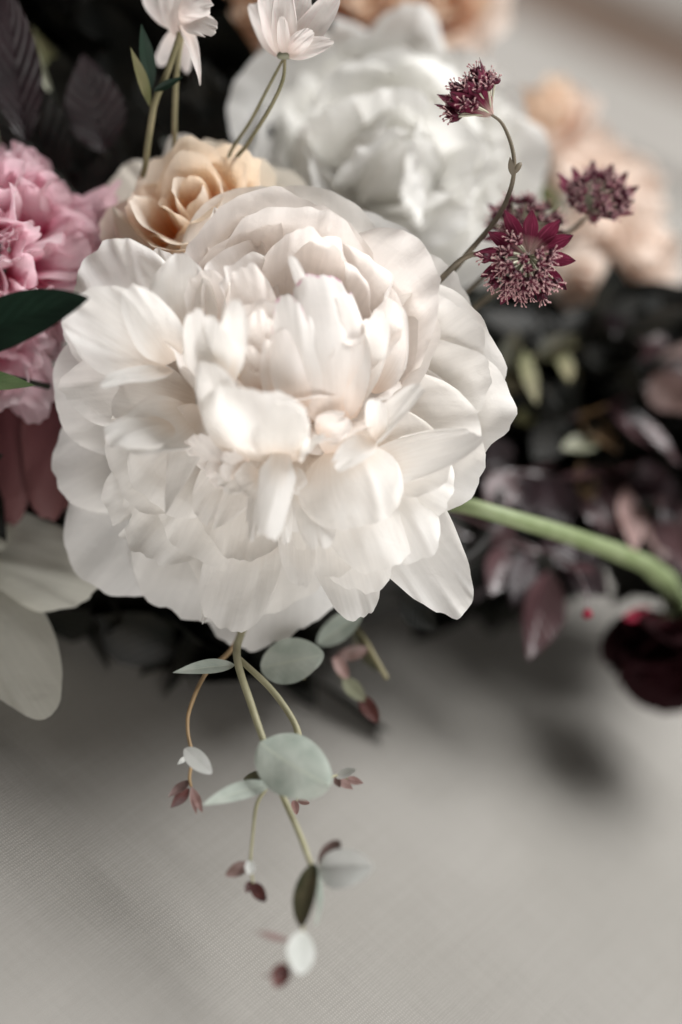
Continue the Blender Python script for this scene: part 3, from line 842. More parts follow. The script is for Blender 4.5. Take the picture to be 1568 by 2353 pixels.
# ------------------------------------------------------------------ the white peony behind
def build_back_peony():
    Z = -10.0
    C = F(870, 380, Z - 2)
    t = thing('white_peony', C, 'blurred full white peony behind the astrantias, above the sharp peony', 'flower')
    for i, (b, e, wd, kw) in enumerate([
        ((800, 330, Z - 3), (560, 210, Z + 0.5), 190, dict(bulge=0.2, cup=0.9, ruf=0.02, rd=0.4, und=0.03, face=(.3, -.1, 1))),
        ((830, 330, Z - 3), (660, 70, Z - 2), 170, dict(bulge=0.12, cup=0.5, ruf=0.05)),
        ((860, 330, Z - 3), (800, 85, Z - 2), 140, dict(bulge=0.12, cup=0.5, ruf=0.06)),
        ((880, 330, Z - 3), (955, 25, Z - 2), 110, dict(bulge=0.1, cup=0.5, ruf=0.1)),
        ((900, 340, Z - 3), (1060, 140, Z - 1.5), 130, dict(bulge=0.12, cup=0.5, ruf=0.08)),
        ((900, 380, Z - 3), (1190, 230, Z - 2), 150, dict(bulge=0.12, cup=0.5, ruf=0.08)),
        ((900, 420, Z - 3), (1260, 380, Z - 2), 160, dict(bulge=0.12, cup=0.5, ruf=0.08)),
        ((900, 450, Z - 3), (1230, 520, Z - 1.5), 160, dict(bulge=0.12, cup=0.5, ruf=0.08)),
        ((900, 470, Z - 3), (1130, 620, Z - 0.5), 160, dict(bulge=0.1, cup=0.4, ruf=0.08)),
        ((880, 470, Z - 3), (1000, 660, Z), 160, dict(bulge=0.1, cup=0.4, ruf=0.08)),
        ((850, 450, Z - 3), (860, 640, Z), 160, dict(bulge=0.1, cup=0.4, ruf=0.08)),
        ((820, 420, Z - 3), (690, 480, Z + 0.5), 190, dict(bulge=0.12, cup=0.6, ruf=0.06)),
        ((800, 380, Z - 3), (580, 320, Z + 0.5), 150, dict(bulge=0.14, cup=0.7, ruf=0.04)),
        # inner
        ((840, 480, Z - 1), (760, 230, Z + 2), 120, dict(bulge=-0.15, cup=-0.8, ruf=0.12)),
        ((900, 470, Z - 1), (900, 210, Z + 2), 130, dict(bulge=-0.12, cup=-0.7, ruf=0.14)),
        ((960, 470, Z - 1), (1040, 260, Z + 1.8), 120, dict(bulge=-0.12, cup=-0.6, ruf=0.14)),
        ((900, 430, Z - 1), (1100, 400, Z + 1.6), 130, dict(bulge=-0.1, cup=-0.5, ruf=0.16)),
        ((880, 420, Z - 1), (1040, 530, Z + 1.8), 130, dict(bulge=-0.1, cup=-0.5, ruf=0.16)),
        ((850, 400, Z - 1), (900, 560, Z + 2), 130, dict(bulge=-0.1, cup=-0.5, ruf=0.16)),
        ((840, 400, Z - 1), (720, 430, Z + 2), 130, dict(bulge=-0.1, cup=-0.5, ruf=0.16)),
        ((880, 420, Z), (850, 330, Z + 3), 110, dict(bulge=-0.1, cup=-0.7, ruf=0.2)),
        ((900, 440, Z), (960, 400, Z + 3), 100, dict(bulge=-0.1, cup=-0.7, ruf=0.2)),
    ]):
        s = (DIST - Z) / DIST
        kw['ruf'] *= 0.6
        petal(t, F(*b), F(*e), wd * KP * s * 1.08, WHITE_BACK, seed=200 + i, pleat=0, crum=0.0, **kw)
    A = unit([.1, .35, 1])
    ring(t, F(890, 410, Z - 2), A, 9, 0.9, 3.2, 0, 3.4, 2.0, WHITE_BACK, seed=81, bulge=0.1, cup=0.6, ruf=0.10, rfreq=2.0, pleat=0)
    ring(t, F(890, 410, Z - 1), A, 6, 1.6, 0.5, 0, 3.6, 1.7, WHITE_BACK, seed=82, inward=-0.9, up=0.5, bulge=-0.2, cup=-0.9, ruf=0.08, rfreq=2.0, pleat=0)
    ring(t, F(890, 400, Z - 3), A, 12, 0.8, 4.2, 0, 2.4, 1.8, WHITE_BACK, seed=8, bulge=0.12, cup=0.6, ruf=0.14)
    c0 = F(890, 400, Z - 3.2)
    tube(t, [c0, (c0 + HUB) / 2 + np.array([0, 0, -1.5]), HUB], 0.35, 0.35, NIGHT_STEM, name='stem')


build_back_peony()


# ------------------------------------------------------------------ pink peony on the left
def build_pink_peony():
    C = F(-30, 610, -7.0)
    t = thing('pink_peony', C, 'ruffled pink peony cut off by the photo edge beside the peach rose', 'flower')
    R = 3.75
    rng = np.random.RandomState(11)
    k = 0
    # frilled dome: golden-angle spread of upright crinkled petals
    n = 175
    A = unit([0.15, 0.25, 1])
    e1 = unit(np.cross(A, [0, 1, 0.1])); e2 = np.cross(A, e1)
    for i in range(n):
        z = 1 - 1.25 * (i + 0.5) / n
        a = i * 2.39996 + rng.uniform(-.2, .2)
        r = math.sqrt(max(0, 1 - z * z))
        d = r * (math.cos(a) * e1 + math.sin(a) * e2) + z * A
        lat = unit(np.cross(d, rng.normal(size=3)))
        up_ = unit(d + 0.45 * lat)
        B = C + d * R * 0.55
        T = C + up_ * R * rng.uniform(0.93, 1.06)
        fc = unit(np.cross(lat, d) + 0.5 * A + 0.5 * lat)
        petal(t, B, T, rng.uniform(0.62, 1.0), PINK, face=fc, bulge=rng.uniform(-.1, .2), cup=rng.uniform(0.6, 1.5),
              ruf=0.30, rfreq=2.2, crease=0.22, seed=3000 + i, notch=0.03, bw=0.4, nu=29, nv=17)
    # frill at the lower edge, then broad guard petals in shade
    for i, (b, e, wd, kw) in enumerate([
        ((20, 780, -6.0), (105, 800, -4.6), 75, dict(ruf=0.25, crease=0.15)),
        ((10, 800, -6.0), (60, 860, -4.4), 80, dict(ruf=0.25, crease=0.15)),
        ((20, 800, -6.0), (110, 930, -4.8), 70, dict(ruf=0.2, crease=0.1)),
        ((0, 820, -6.0), (20, 935, -4.4), 80, dict(ruf=0.25, crease=0.15)),
        ((30, 820, -6.4), (95, 968, -5.2), 65, dict(ruf=0.15, crease=0.1)),
        ((-20, 820, -6.0), (-40, 930, -4.4), 80, dict(ruf=0.25, crease=0.15)),
    ]):
        hp(t, b, e, wd, PINK, seed=480 + i, bulge=0.1, cup=0.7, tears=1, **kw)
    for i, (b, e, wd, kw) in enumerate([
        ((120, 880, -7.0), (112, 1195, -6.4), 78, dict(face=(.25, -.2, 1))),
        ((170, 880, -7.6), (175, 1170, -7.0), 80, dict(face=(.3, -.2, 1))),
        ((10, 880, -7.4), (22, 1200, -6.8), 70, dict(face=(-.2, -.2, 1))),
        ((-60, 880, -7.8), (-70, 1180, -7.0), 90, dict(face=(-.2, -.2, 1))),
    ]):
        hp(t, b, e, wd, PINK_DEEP, seed=490 + i, bulge=-0.08, cup=-0.7, ruf=0.04, pleat=0, crum=0.005, **kw)
    for i, (b, e, wd) in enumerate([((150, 560, -8), (262, 440, -6.6), 55), ((160, 600, -8), (250, 540, -6.4), 60), ((200, 500, -7.6), (276, 412, -6.8), 14)]):
        hp(t, b, e, wd, PINK, seed=497 + i, bulge=0.1, cup=0.6, ruf=0.2, tears=1)
    tube(t, [C, (C + HUB) / 2, HUB], 0.35, 0.35, NIGHT_STEM, name='stem')


build_pink_peony()


# ------------------------------------------------------------------ peach rose
def rose_head(t, Cr, A, k, inner, outer, seed, lo=False):
    """spirals of cupped petals round a closed centre, rims rolled outward"""
    A = unit(A)
    res = dict(nu=23, nv=15) if lo else {}
    for j, (n_, r0, r1, h0, h1, W_, mt, kw) in enumerate([
        (3, 0.10, 0.30, 0.9, 2.75, 0.62, inner, dict(cup=1.6, bulge=0.15, curl=0.05)),
        (4, 0.20, 0.72, 0.7, 2.72, 0.88, inner, dict(cup=1.4, bulge=0.20, curl=0.10)),
        (4, 0.30, 1.15, 0.5, 2.60, 1.10, inner, dict(cup=1.2, bulge=0.22, curl=0.14)),
        (5, 0.40, 1.60, 0.3, 2.30, 1.25, inner, dict(cup=1.05, bulge=0.22, curl=0.18)),
        (5, 0.40, 2.05, 0.1, 1.80, 1.40, outer, dict(cup=0.9, bulge=0.20, curl=0.25)),
        (6, 0.40, 2.55, 0.0, 1.05, 1.45, outer, dict(cup=0.7, bulge=0.16, curl=0.30)),
    ]):
        ring(t, Cr, A, n_, r0 * k, r1 * k, h0 * k, h1 * k, W_ * k, mt, seed=seed + j, az0=(seed + j) * 1.3, inward=0.95, up=0.3, jit=0.2, ruf=0.05, rfreq=1.5, rd=0.42, notch=0.02, und=0.05, bw=0.5, crum=0.01, **kw, **res)


def build_rose():
    C = F(450, 560, -8.0)
    t = thing('peach_rose', C, 'peach rose with cream outer petals between pink peony and white peony', 'flower')
    rose_head(t, F(478, 590, -7.0), [-.10, .52, .85], 1.30, ROSE, ROSE_OUT, 60)
    for i, (b, e, wd, mt, kw) in enumerate([
        ((420, 560, -8.0), (425, 306, -6.8), 72, WHITE_BACK, dict(bulge=0.1, cup=0.9, ruf=0.06, face=(0, -.2, 1))),
        ((355, 640, -5.2), (258, 478, -4.4), 50, ROSE_OUT, dict(bulge=-0.14, cup=-0.9, ruf=0.06, rd=0.75, rp=1.5, face=(-.35, .1, 1))),
        ((345, 650, -5.0), (305, 560, -4.2), 22, ROSE_OUT, dict(bulge=-0.1, cup=-0.9, ruf=0.06, face=(-.2, .1, 1))),
    ]):
        hp(t, b, e, wd, mt, seed=520 + i, bw=0.45, notch=0.015, **kw)
    tube(t, [C + np.array([0, -1.5, 0]), (C + HUB) / 2, HUB], 0.3, 0.3, NIGHT_STEM, name='stem')


build_rose()


# ------------------------------------------------------------------ cream guard-petalled bloom at the lower left
def build_cream_bloom():
    C = F(-180, 1250, -7.5)
    t = thing('cream_peony', C, 'cream bloom with two broad drooping petals below the pink peony', 'flower')
    for i, (b, e, wd, kw) in enumerate([
        ((-140, 1230, -7.4), (212, 1330, -5.4), 128, dict(bulge=-0.05, cup=-0.4, ruf=0.06, rd=0.4, face=(.1, .35, 1), pleat=2)),
        ((-170, 1270, -7.0), (115, 1618, -4.2), 135, dict(bulge=-0.10, cup=-0.7, ruf=0.02, rd=0.5, notch=0.01, und=0.04, face=(.1, .3, 1), skew=-0.05)),
        ((-170, 1230, -7.0), (-140, 1640, -5.0), 140, dict(bulge=-0.08, cup=-0.5, ruf=0.04, face=(.1, .3, 1))),
        ((-140, 1230, -8.0), (20, 1230, -6.6), 100, dict(bulge=-0.05, cup=-0.4, ruf=0.06, face=(.1, .5, 1))),
        ((-200, 1230, -7.0), (-260, 1100, -5.0), 120, dict(bulge=0.1, cup=0.5, ruf=0.06)),
    ]):
        hp(t, b, e, wd, CREAM, seed=560 + i, **kw)
    ring(t, C, unit([-.3, .2, 1]), 9, 0.4, 2.0, 0, 2.4, 1.2, CREAM, seed=12, bulge=0.12, cup=0.8, ruf=0.12)
    tube(t, [C, (C + HUB) / 2 - UPV * 1.5, HUB], 0.3, 0.3, NIGHT_STEM, name='stem')


build_cream_bloom()


# ------------------------------------------------------------------ dark green leaves on the left edge
def lone_leaf(name, label, cat, b, e, wpx, mat, stem_mat=NIGHT_STEM, group=None, **kw):
    B, T = F(*b), F(*e)
    t = thing(name, B, label, cat, group)
    leaf(t, B, T, wpx * KP, mat, name='blade', **kw)
    tube(t, [B, B + (HUB - B) * 0.3 + np.array([0, 0, -1.0]), HUB], 0.09, 0.12, stem_mat, name='stalk', n=5, ns=6)
    return t


lone_leaf('peony_leaf', 'broad glossy deep green leaf lying across the pink peony', 'leaf', (-150, 825, -1.6), (205, 686, 1.0), 64, GREEN_LEAF, bulge=0.03, fold=0.18, pw=0.95, tip=0.8, seed=2, face=(.0, .25, 1), skew=-0.08)
lone_leaf('peony_leaf', 'small green leaf tip poking in below the broad dark leaf', 'leaf', (-90, 865, -3.9), (82, 886, -3.0), 26, GREEN_MID, bulge=0.03, fold=0.2, pw=0.7, seed=3, face=(.0, .25, 1))


# ------------------------------------------------------------------ astrantias
def _join(parts):
    V, Fc, off = [], [], 0
    for v, f, uv in parts:
        V.append(v); Fc.append(f + off); off += len(v)
    return np.concatenate(V), np.concatenate(Fc)


def floret_meshes():
    """one floret along +z (raw cm): pedicel, dark head, pale anthers; base at the origin, length 1"""
    stalk = tube_pts([(0, 0, 0), (0.01, 0.01, 0.45), (0, 0, 0.86)], 0.016, 0.022, n=2, ns=5)
    heads = []
    for k in range(5):
        a = k * 1.2566
        d = np.array([math.cos(a) * 0.4, math.sin(a) * 0.4, 0.9])
        heads.append(blob_pts(np.array([0, 0, 0.80]), d, 0.22, 0.058, ns=6, nv=5))
    anth = []
    for k in range(5):
        a = k * 1.2566 + 0.5
        d = unit(np.array([math.cos(a) * 0.55, math.sin(a) * 0.55, 0.85]))
        p = np.array([0, 0, 0.9])
        anth.append(tube_pts([p, p + d * 0.12, p + d * 0.2], 0.008, 0.008, n=2, ns=4))
        anth.append(blob_pts(p + d * 0.18, d + np.array([0.3, 0, 0]), 0.06, 0.020, ns=5, nv=4))
    out = []
    for nm, parts, mt in (('pedicel', [stalk], PEDICEL), ('floret_head', heads, FLORET), ('anther', anth, ANTHER)):
        v, f = _join(parts)
        out.append((nm, mesh_data(nm, v * 0.01, f, mt, raw=True)))
    return out


FLORETS = floret_meshes()


def astrantia(c, axis, size, label, seed, nb=13, nf=46, spread=0.62, fl_len=0.85, up=0.5, lean=None, lens=None):
    """c: centre (frame cm), axis: facing, size: bract length cm"""
    rng = np.random.RandomState(seed)
    t = thing('astrantia', c, label, 'flower', 'burgundy astrantias beside the white peonies')
    A = unit(axis)
    e1 = unit(np.cross(A, [0.1, 1, 0.05])); e2 = np.cross(A, e1)
    for i in range(nb):
        a = 2 * math.pi * (i + rng.uniform(-.2, .2)) / nb
        d = math.cos(a) * e1 + math.sin(a) * e2
        L = size * rng.uniform(0.85, 1.1)
        B = c + d * 0.06 - A * 0.05
        T = c + d * L * math.cos(up) + A * L * math.sin(up)
        v, f, uv = leaf_pts(B, T, size * 0.15, face=A - d * 0.4, bulge=0.10, fold=0.25, pw=1.25, tip=0.9, seed=seed + i, nu=9, nv=17, wave=0.08)
        add('bract', v, f, BRACT, t, uv)
    base = np.array(t['_base'])
    for i in range(nf):
        z = 1 - spread * (i + 0.5) / nf
        a = i * 2.39996 + rng.uniform(-.2, .2)
        r = math.sqrt(max(0, 1 - z * z))
        d = unit(r * (math.cos(a) * e1 + math.sin(a) * e2) + z * A + (np.asarray(lean) * 0.35 if lean is not None else 0))
        L = size * fl_len * rng.uniform(0.75, 1.08)
        q = Vector(wdir(d)).to_track_quat('Z', 'Y')
        holder = None
        for nm, me in FLORETS:
            o = bpy.data.objects.new('floret' if nm == 'pedicel' else nm, me)
            COL.objects.link(o)
            if holder is None:
                o.parent = t
                o.rotation_mode = 'QUATERNION'
                o.rotation_quaternion = q
                o.scale = (size, size, L)
                holder = o
            else:
                o.parent = holder
    return t


def sv(px, py, z):
    return F(px, py, z)


a1 = astrantia(F(1213, 590, -2.2), (-.22, -.42, .88), 1.62, 'sharp burgundy astrantia head facing the viewer, lowest of the astrantias', 3, nb=12, nf=46, spread=0.95, lean=(-.45, -1.5, 0.1), up=0.08, fl_len=0.84)
tube(a1, [F(1213, 590, -1.8), F(1180, 600, -2.6), F(1085, 585, -3.0), F(1010, 645, -3.6), F(900, 760, -5.5), HUB], 0.07, 0.12, STEM_BROWN, n=6, ns=8)
a2 = astrantia(F(1128, 262, -2.6), (-.72, .66, .18), 1.75, 'burgundy astrantia seen from the side against the blurred white peony', 5, nb=12, nf=32, spread=0.45, up=0.95, fl_len=0.80)
tube(a2, [F(1128, 262, -2.6), F(1155, 285, -2.6), F(1176, 335, -2.6), F(1182, 385, -2.6), F(1172, 440, -2.8), F(1140, 505, -3.2), F(1060, 600, -4), F(960, 720, -5.5), HUB], 0.05, 0.11, STEM_BROWN, n=6, ns=8)
blob(a2, F(1180, 398, -2.6), (0.55, 0.75, 0), 0.42, 0.10, STEM_BROWN, 'bud')
leaf(a2, F(1178, 405, -2.6), F(1172, 360, -2.3), 0.1, STEM_BROWN, name='stipule')
a3 = astrantia(F(1365, 482, -6.5), (.12, .62, .72), 1.65, 'blurred magenta astrantia in front of the pale peach blooms', 9, nb=13, nf=34, spread=0.6, up=0.55, fl_len=0.8)
tube(a3, [F(1365, 484, -6.6), F(1325, 520, -6.6), F(1285, 548, -6.6), F(1230, 600, -6.6), F(1100, 700, -7), HUB], 0.06, 0.11, STEM_BROWN, n=6, ns=8)
leaf(a3, F(1285, 548, -6.6), F(1250, 575, -6.2), 0.12, STEM_BROWN, name='stipule')
a4 = astrantia(F(1200, 530, -6.0), (-.02, .55, .8), 1.35, 'faded brownish astrantia half hidden behind the sharp one', 13, nb=12, nf=44, spread=0.8, up=0.2, fl_len=0.95)
tube(a4, [F(1200, 532, -6.1), F(1150, 600, -6.2), F(1040, 700, -6.6), HUB], 0.06, 0.11, STEM_BROWN, n=6, ns=8)

# ------------------------------------------------------------------ columbines at the top
def columbine_a():
    b = F(655, 128, -3.2)
    t = thing('columbine', b, 'pale columbine with upright petals and a green base before the blurred peony', 'flower', 'pale columbines at the top')
    for i, (bb, e, wd, mt, kw) in enumerate([
        ((650, 126, -3.3), (610, -30, -3.6), 36, BLUSH, dict(cup=0.9, face=(.3, 0, 1))),
        ((656, 126, -3.2), (650, -45, -2.6), 34, BLUSH, dict(cup=1.2, bulge=-.05)),
        ((660, 126, -3.4), (700, -30, -3.4), 40, BLUSH, dict(cup=0.8)),
        ((664, 124, -3.3), (775, -10, -2.8), 42, BLUSH, dict(cup=0.7, face=(-.3, .2, 1))),
        ((655, 124, -3.0), (648, 35, -2.2), 17, BLUSH, dict(cup=-1.2, bulge=-0.1, ruf=0.15)),
        ((662, 124, -3.0), (762, 92, -2.4), 26, BLUSH, dict(cup=-0.8, bulge=-0.12, ruf=0.25, tears=1, crease=.15)),
        ((660, 122, -3.0), (720, 70, -2.2), 26, BLUSH, dict(cup=-0.9, bulge=-0.1, ruf=0.2, crease=.15)),
        ((652, 126, -3.6), (580, 0, -4.4), 36, BLUSH, dict(cup=0.7)),
    ]):
        hp(t, bb, e, wd, mt, seed=600 + i, bw=0.4, **kw)
    blob(t, F(655, 138, -3.2), (0, 1, .1), 0.3, 0.26, SAGE, 'receptacle')
    tube(t, [F(655, 136, -3.2), F(650, 185, -3.3), F(620, 250, -3.6), F(570, 330, -4.4), F(540, 380, -5.2), HUB], 0.055, 0.08, STEM_OLIVE, n=6, ns=8)
    tube(t, [F(650, 138, -3.4), F(620, 195, -3.6), F(575, 280, -4.2), F(530, 350, -5.0), F(520, 400, -5.6)], 0.045, 0.06, STEM_OLIVE, name='side_stem', n=6, ns=8)


def columbine_b():
    b = F(415, 70, -4.2)
    t = thing('columbine', b, 'blush columbine with a drooping twisted petal above the dark gap', 'flower', 'pale columbines at the top')
    for i, (bb, e, wd, mt, kw) in enumerate([
        ((420, 60, -4.3), (462, 192, -3.2), 22, BLUSH, dict(cup=1.3, bulge=-0.12, ruf=0.3, rd=.8, rp=1.5, crease=.2, face=(.5, .2, 1), wp=0.5)),
        ((425, 40, -4.2), (500, 75, -3.0), 34, BLUSH, dict(cup=-0.9, bulge=-0.15, ruf=0.25, crease=.15, tears=1)),
        ((410, 30, -4.2), (480, 10, -3.2), 40, BLUSH, dict(cup=-0.9, bulge=-0.15, ruf=0.2)),
        ((420, 80, -4.6), (380, -40, -4.2), 36, BLUSH, dict(cup=-0.8, bulge=-0.1, ruf=0.1)),
        ((420, 80, -4.4), (430, -60, -4.2), 40, BLUSH, dict(cup=-0.8, bulge=-0.1, ruf=0.1)),
        ((415, 60, -4.8), (330, -20, -5.0), 34, BLUSH, dict(cup=0.8, ruf=0.1)),
        ((415, 70, -5.4), (360, 150, -6.5), 26, BLUSH, dict(cup=0.8, ruf=0.1)),
        ((425, 60, -5.4), (425, 170, -6.5), 22, BLUSH, dict(cup=0.8, ruf=0.1)),
    ]):
        hp(t, bb, e, wd, mt, seed=620 + i, bw=0.45, **kw)
    tube(t, [F(415, 75, -4.4), F(385, 165, -4.4), F(358, 230, -4.4), F(348, 280, -4.5), F(335, 375, -5.0), F(330, 480, -7), HUB], 0.10, 0.11, STEM_OLIVE, n=6, ns=8)
    tube(t, [F(420, 70, -4.7), F(407, 160, -4.9), F(403, 230, -5.1), F(402, 320, -5.6), F(410, 480, -7.5), HUB], 0.085, 0.09, STEM_OLIVE, name='side_stem', n=6, ns=8)
    leaf(t, F(350, 205, -4.4), F(325, 55, -4.0), 19 * KP, GREEN_LEAF, bulge=0.02, fold=0.3, seed=5, face=(.3, .1, 1))
    leaf(t, F(346, 248, -4.4), F(300, 108, -3.8), 19 * KP, OLIVE_LEAF, bulge=0.08, fold=0.6, seed=6, face=(.8, 0, .7))
    leaf(t, F(352, 210, -4.3), F(422, 176, -3.8), 11 * KP, GREEN_LEAF, bulge=0.05, fold=0.3, seed=7)


columbine_a()
columbine_b()

# ------------------------------------------------------------------ bud, pale stalk and dark leaves in the upper left
bt = thing('flower_bud', F(335, 470, -11), 'round green bud with a pink tip in the dark gap above the peach rose', 'bud')
blob(bt, F(330, 440, -11), (0.05, 1, .2), 2.2, 0.85, GREEN_LEAF, 'bud_body', ns=16, nv=14)
for k in range(4):
    a = k * 1.57
    leaf(bt, F(345, 330, -10.9 + 0.3 * math.sin(a)), F(345 + 22 * math.cos(a), 288, -10.6 + 0.3 * math.sin(a)), 0.3, EUC_PINK, name='petal', seed=k)
leaf(bt, F(372, 345, -10.2), F(388, 318, -10.0), 0.18, EUC_PALE, name='sepal')
tube(bt, [F(330, 440, -11), F(380, 620, -12), HUB], 0.2, 0.2, NIGHT_STEM, n=4)

st = thing('pale_green_stalk', F(95, 175, -9), 'pale green strap leaf crossing the dark upper left corner', 'leaf')
leaf(st, F(115, 210, -9), F(30, 10, -8.2), 15 * KP, SAGE, name='blade', fold=0.3, pw=0.8, tip=0.5, face=(.4, 0, 1))
tube(st, [F(110, 195, -9.1), F(230, 500, -11), HUB], 0.12, 0.12, NIGHT_STEM, n=4)

dl = [
    ((240, 350, -8.5), (190, 122, -7.4), 78, PURPLE, 'dark purple veined leaf standing in the upper left shadow'),
    ((60, 330, -7), (10, -60, -6), 62, PURPLE, 'purple-black leaf along the upper left edge of the photo'),
    ((140, 420, -8), (0, 150, -7.2), 90, NIGHT, 'blackish leaf between the pale strap leaf and the pink peony'),
    ((240, 480, -9.5), (90, 250, -8.8), 95, NIGHT, 'blackish leaf above the pink peony ruffles'),
    ((330, 480, -10), (250, 200, -9.6), 95, NIGHT, 'blackish leaf behind the veined purple leaf'),
    ((420, 460, -10.5), (330, 150, -10.5), 110, NIGHT, 'blackish leaf behind the blush columbine stems'),
    ((480, 460, -11), (470, 130, -11), 110, NIGHT, 'blackish leaf between the two columbines'),
    ((540, 440, -12), (560, 120, -13), 95, NIGHT, 'blackish leaf tucked against the blurred white peony'),
    ((300, 330, -11), (200, -40, -12), 120, NIGHT, 'large blackish leaf at the top left behind the strap leaf'),
    ((360, 300, -12), (300, -60, -13), 100, NIGHT, 'large blackish leaf behind the drooping columbine'),
    ((130, 300, -10), (60, 60, -11), 90, NIGHT, 'blackish leaf behind the pale strap leaf'),
    ((200, 520, -9), (270, 330, -8.4), 60, NIGHT, 'blackish leaf beside the peach rose edge'),
    ((200, 560, -9), (150, 380, -9), 80, NIGHT, 'low blackish leaf touching the pink peony top'),
]
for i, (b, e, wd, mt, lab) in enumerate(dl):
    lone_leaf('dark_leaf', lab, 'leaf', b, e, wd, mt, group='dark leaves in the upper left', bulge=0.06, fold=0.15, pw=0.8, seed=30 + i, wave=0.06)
lone_leaf('green_leaf', 'dim green leaf beside the pale strap leaf', 'leaf', (190, 260, -10.5), (70, 60, -10.5), 26, OLIVE_LEAF, fold=0.2, seed=8)
lone_leaf('green_leaf', 'small pale green leaf at the left edge above the pink peony', 'leaf', (40, 370, -9), (-20, 250, -8.5), 24, SAGE, fold=0.2, seed=9)

# ------------------------------------------------------------------ peach blooms behind
def peach_rose(c, R, label, seed, mat=PEACH_PALE, axis=(0, .3, 1), inner=PEACH):
    t = thing('peach_rose', c, label, 'flower', 'blurred peach flowers at the back')
    A = unit(axis)
    rose_head(t, c - A * R * 0.8, A, R / 2.5, PEACH if mat is PEACH else inner, mat, seed, lo=True)
    tube(t, [c - A, (c + HUB) / 2 + np.array([0, 0, -2]), HUB], 0.25, 0.25, NIGHT_STEM, n=4)


peach_rose(F(570, 20, -14), 2.6, 'blurred peach rose at the top between the two columbines', 40)
peach_rose(F(1010, -20, -17), 2.6, 'blurred peach rose at the top above the blurred white peony', 44)
peach_rose(F(830, -10, -16), 2.2, 'dim peach rose at the top edge left of centre peony crown', 48, PEACH)


for i, (p, R_, ax_, mt, inn, lab) in enumerate([
    ((1235, 250, -19), 2.1, (-.5, .7, .5), PEACH_PALE, PEACH, 'blurred orange-tinted peach rose right of the side-on astrantia'),
    ((1330, 330, -20), 2.5, (.3, .8, .5), PEACH_PALE, PEACH_PALE, 'blurred blush rose above the magenta astrantia'),
    ((1450, 400, -20), 2.2, (.5, .7, .5), PEACH_PALE, PEACH_PALE, 'blurred blush rose behind the magenta astrantia, nearest the boards'),
    ((1490, 570, -18), 2.1, (.5, .3, .8), PEACH_PALE, PEACH_PALE, 'blurred blush rose at the right edge below the magenta astrantia'),
    ((1350, 545, -18), 1.9, (0, .4, .9), PEACH_PALE, PEACH_PALE, 'blurred cream rose directly below the magenta astrantia'),
    ((1335, 660, -16), 1.25, (0, -.3, .9), PEACH_PALE, PEACH_PALE, 'small blurred cream bud just right of the sharp astrantia'),
]):
    peach_rose(F(*p), R_, lab, 1200 + i * 10, mt, ax_, inn)
lone_leaf('green_leaf', 'blurred dark leaf between the side-on astrantia stem and the blush roses', 'leaf', (1265, 400, -16), (1195, 270, -15), 30, EUC_DARK, fold=0.2, seed=81)
lone_leaf('green_leaf', 'blurred olive leaf beside the fork of the astrantia stem', 'leaf', (1290, 500, -15), (1240, 410, -14), 24, OLIVE_LEAF, fold=0.2, seed=82)


# ------------------------------------------------------------------ dark foliage sprays on the right
def spray(name, label, stem_pts, leaves, stem_mat=PURPLE_B, group='dark purple foliage sprays on the right', cat='foliage'):
    dz = -3.0
    stem_pts = [(p[0], p[1], p[2] + dz) for p in stem_pts]
    leaves = [((L[0][0], L[0][1], L[0][2] + dz), (L[1][0], L[1][1], L[1][2] + dz), L[2] * 1.35) + tuple(L[3:]) for L in leaves]
    pts = [F(*p) for p in stem_pts]
    t = thing(name, pts[0], label, cat, group)
    tube(t, [HUB] + pts, 0.14, 0.05, stem_mat, n=6, ns=8)
    for i, L in enumerate(leaves):
        b, e, wd, mt = L[:4]
        kw = dict(bulge=0.08, fold=0.25, pw=0.85, seed=900 + i * 3 + int(b[0]), wave=0.05)
        if len(L) > 4:
            kw.update(L[4])
        leaf(t, F(*b), F(*e), wd * KP, mt, **kw)
    return t


spray('purple_leaf_spray', 'dark purple leafy spray with one broad shiny leaf near the right edge',
      [(1150, 960, -11), (1300, 960, -11), (1400, 930, -11), (1500, 880, -12)],
      [((1400, 925, -11), (1565, 1068, -9.5), 46, PURPLE_B, dict(face=(.5, .6, .6))),
       ((1480, 890, -11.5), (1345, 800, -11), 50, NIGHT),
       ((1500, 880, -12), (1620, 900, -12), 50, PURPLE_B),
       ((1330, 950, -11), (1425, 1040, -10), 34, BRONZE, dict(face=(.3, .8, .6))),
       ((1340, 960, -11), (1395, 930, -10), 30, BRONZE, dict(face=(.3, .8, .6))),
       ((1380, 1010, -10.5), (1290, 1030, -9.5), 26, SAGE, dict(face=(.2, .7, .6))),
       ((1250, 955, -11), (1175, 960, -10.5), 18, OLIVE_LEAF),
       ((1180, 950, -11), (1260, 870, -10), 40, NIGHT),
       ((1250, 960, -11), (1330, 870, -10), 42, NIGHT),
       ((1500, 860, -12), (1585, 950, -11), 46, EUC_BROWN),
       ((1540, 900, -12.5), (1600, 780, -12), 50, EUC_BROWN),
       ((1330, 900, -11.5), (1290, 830, -11), 30, EUC_DARK, dict(face=(.4, .5, .7))),
       ((1300, 960, -11), (1225, 1060, -10), 44, NIGHT)])
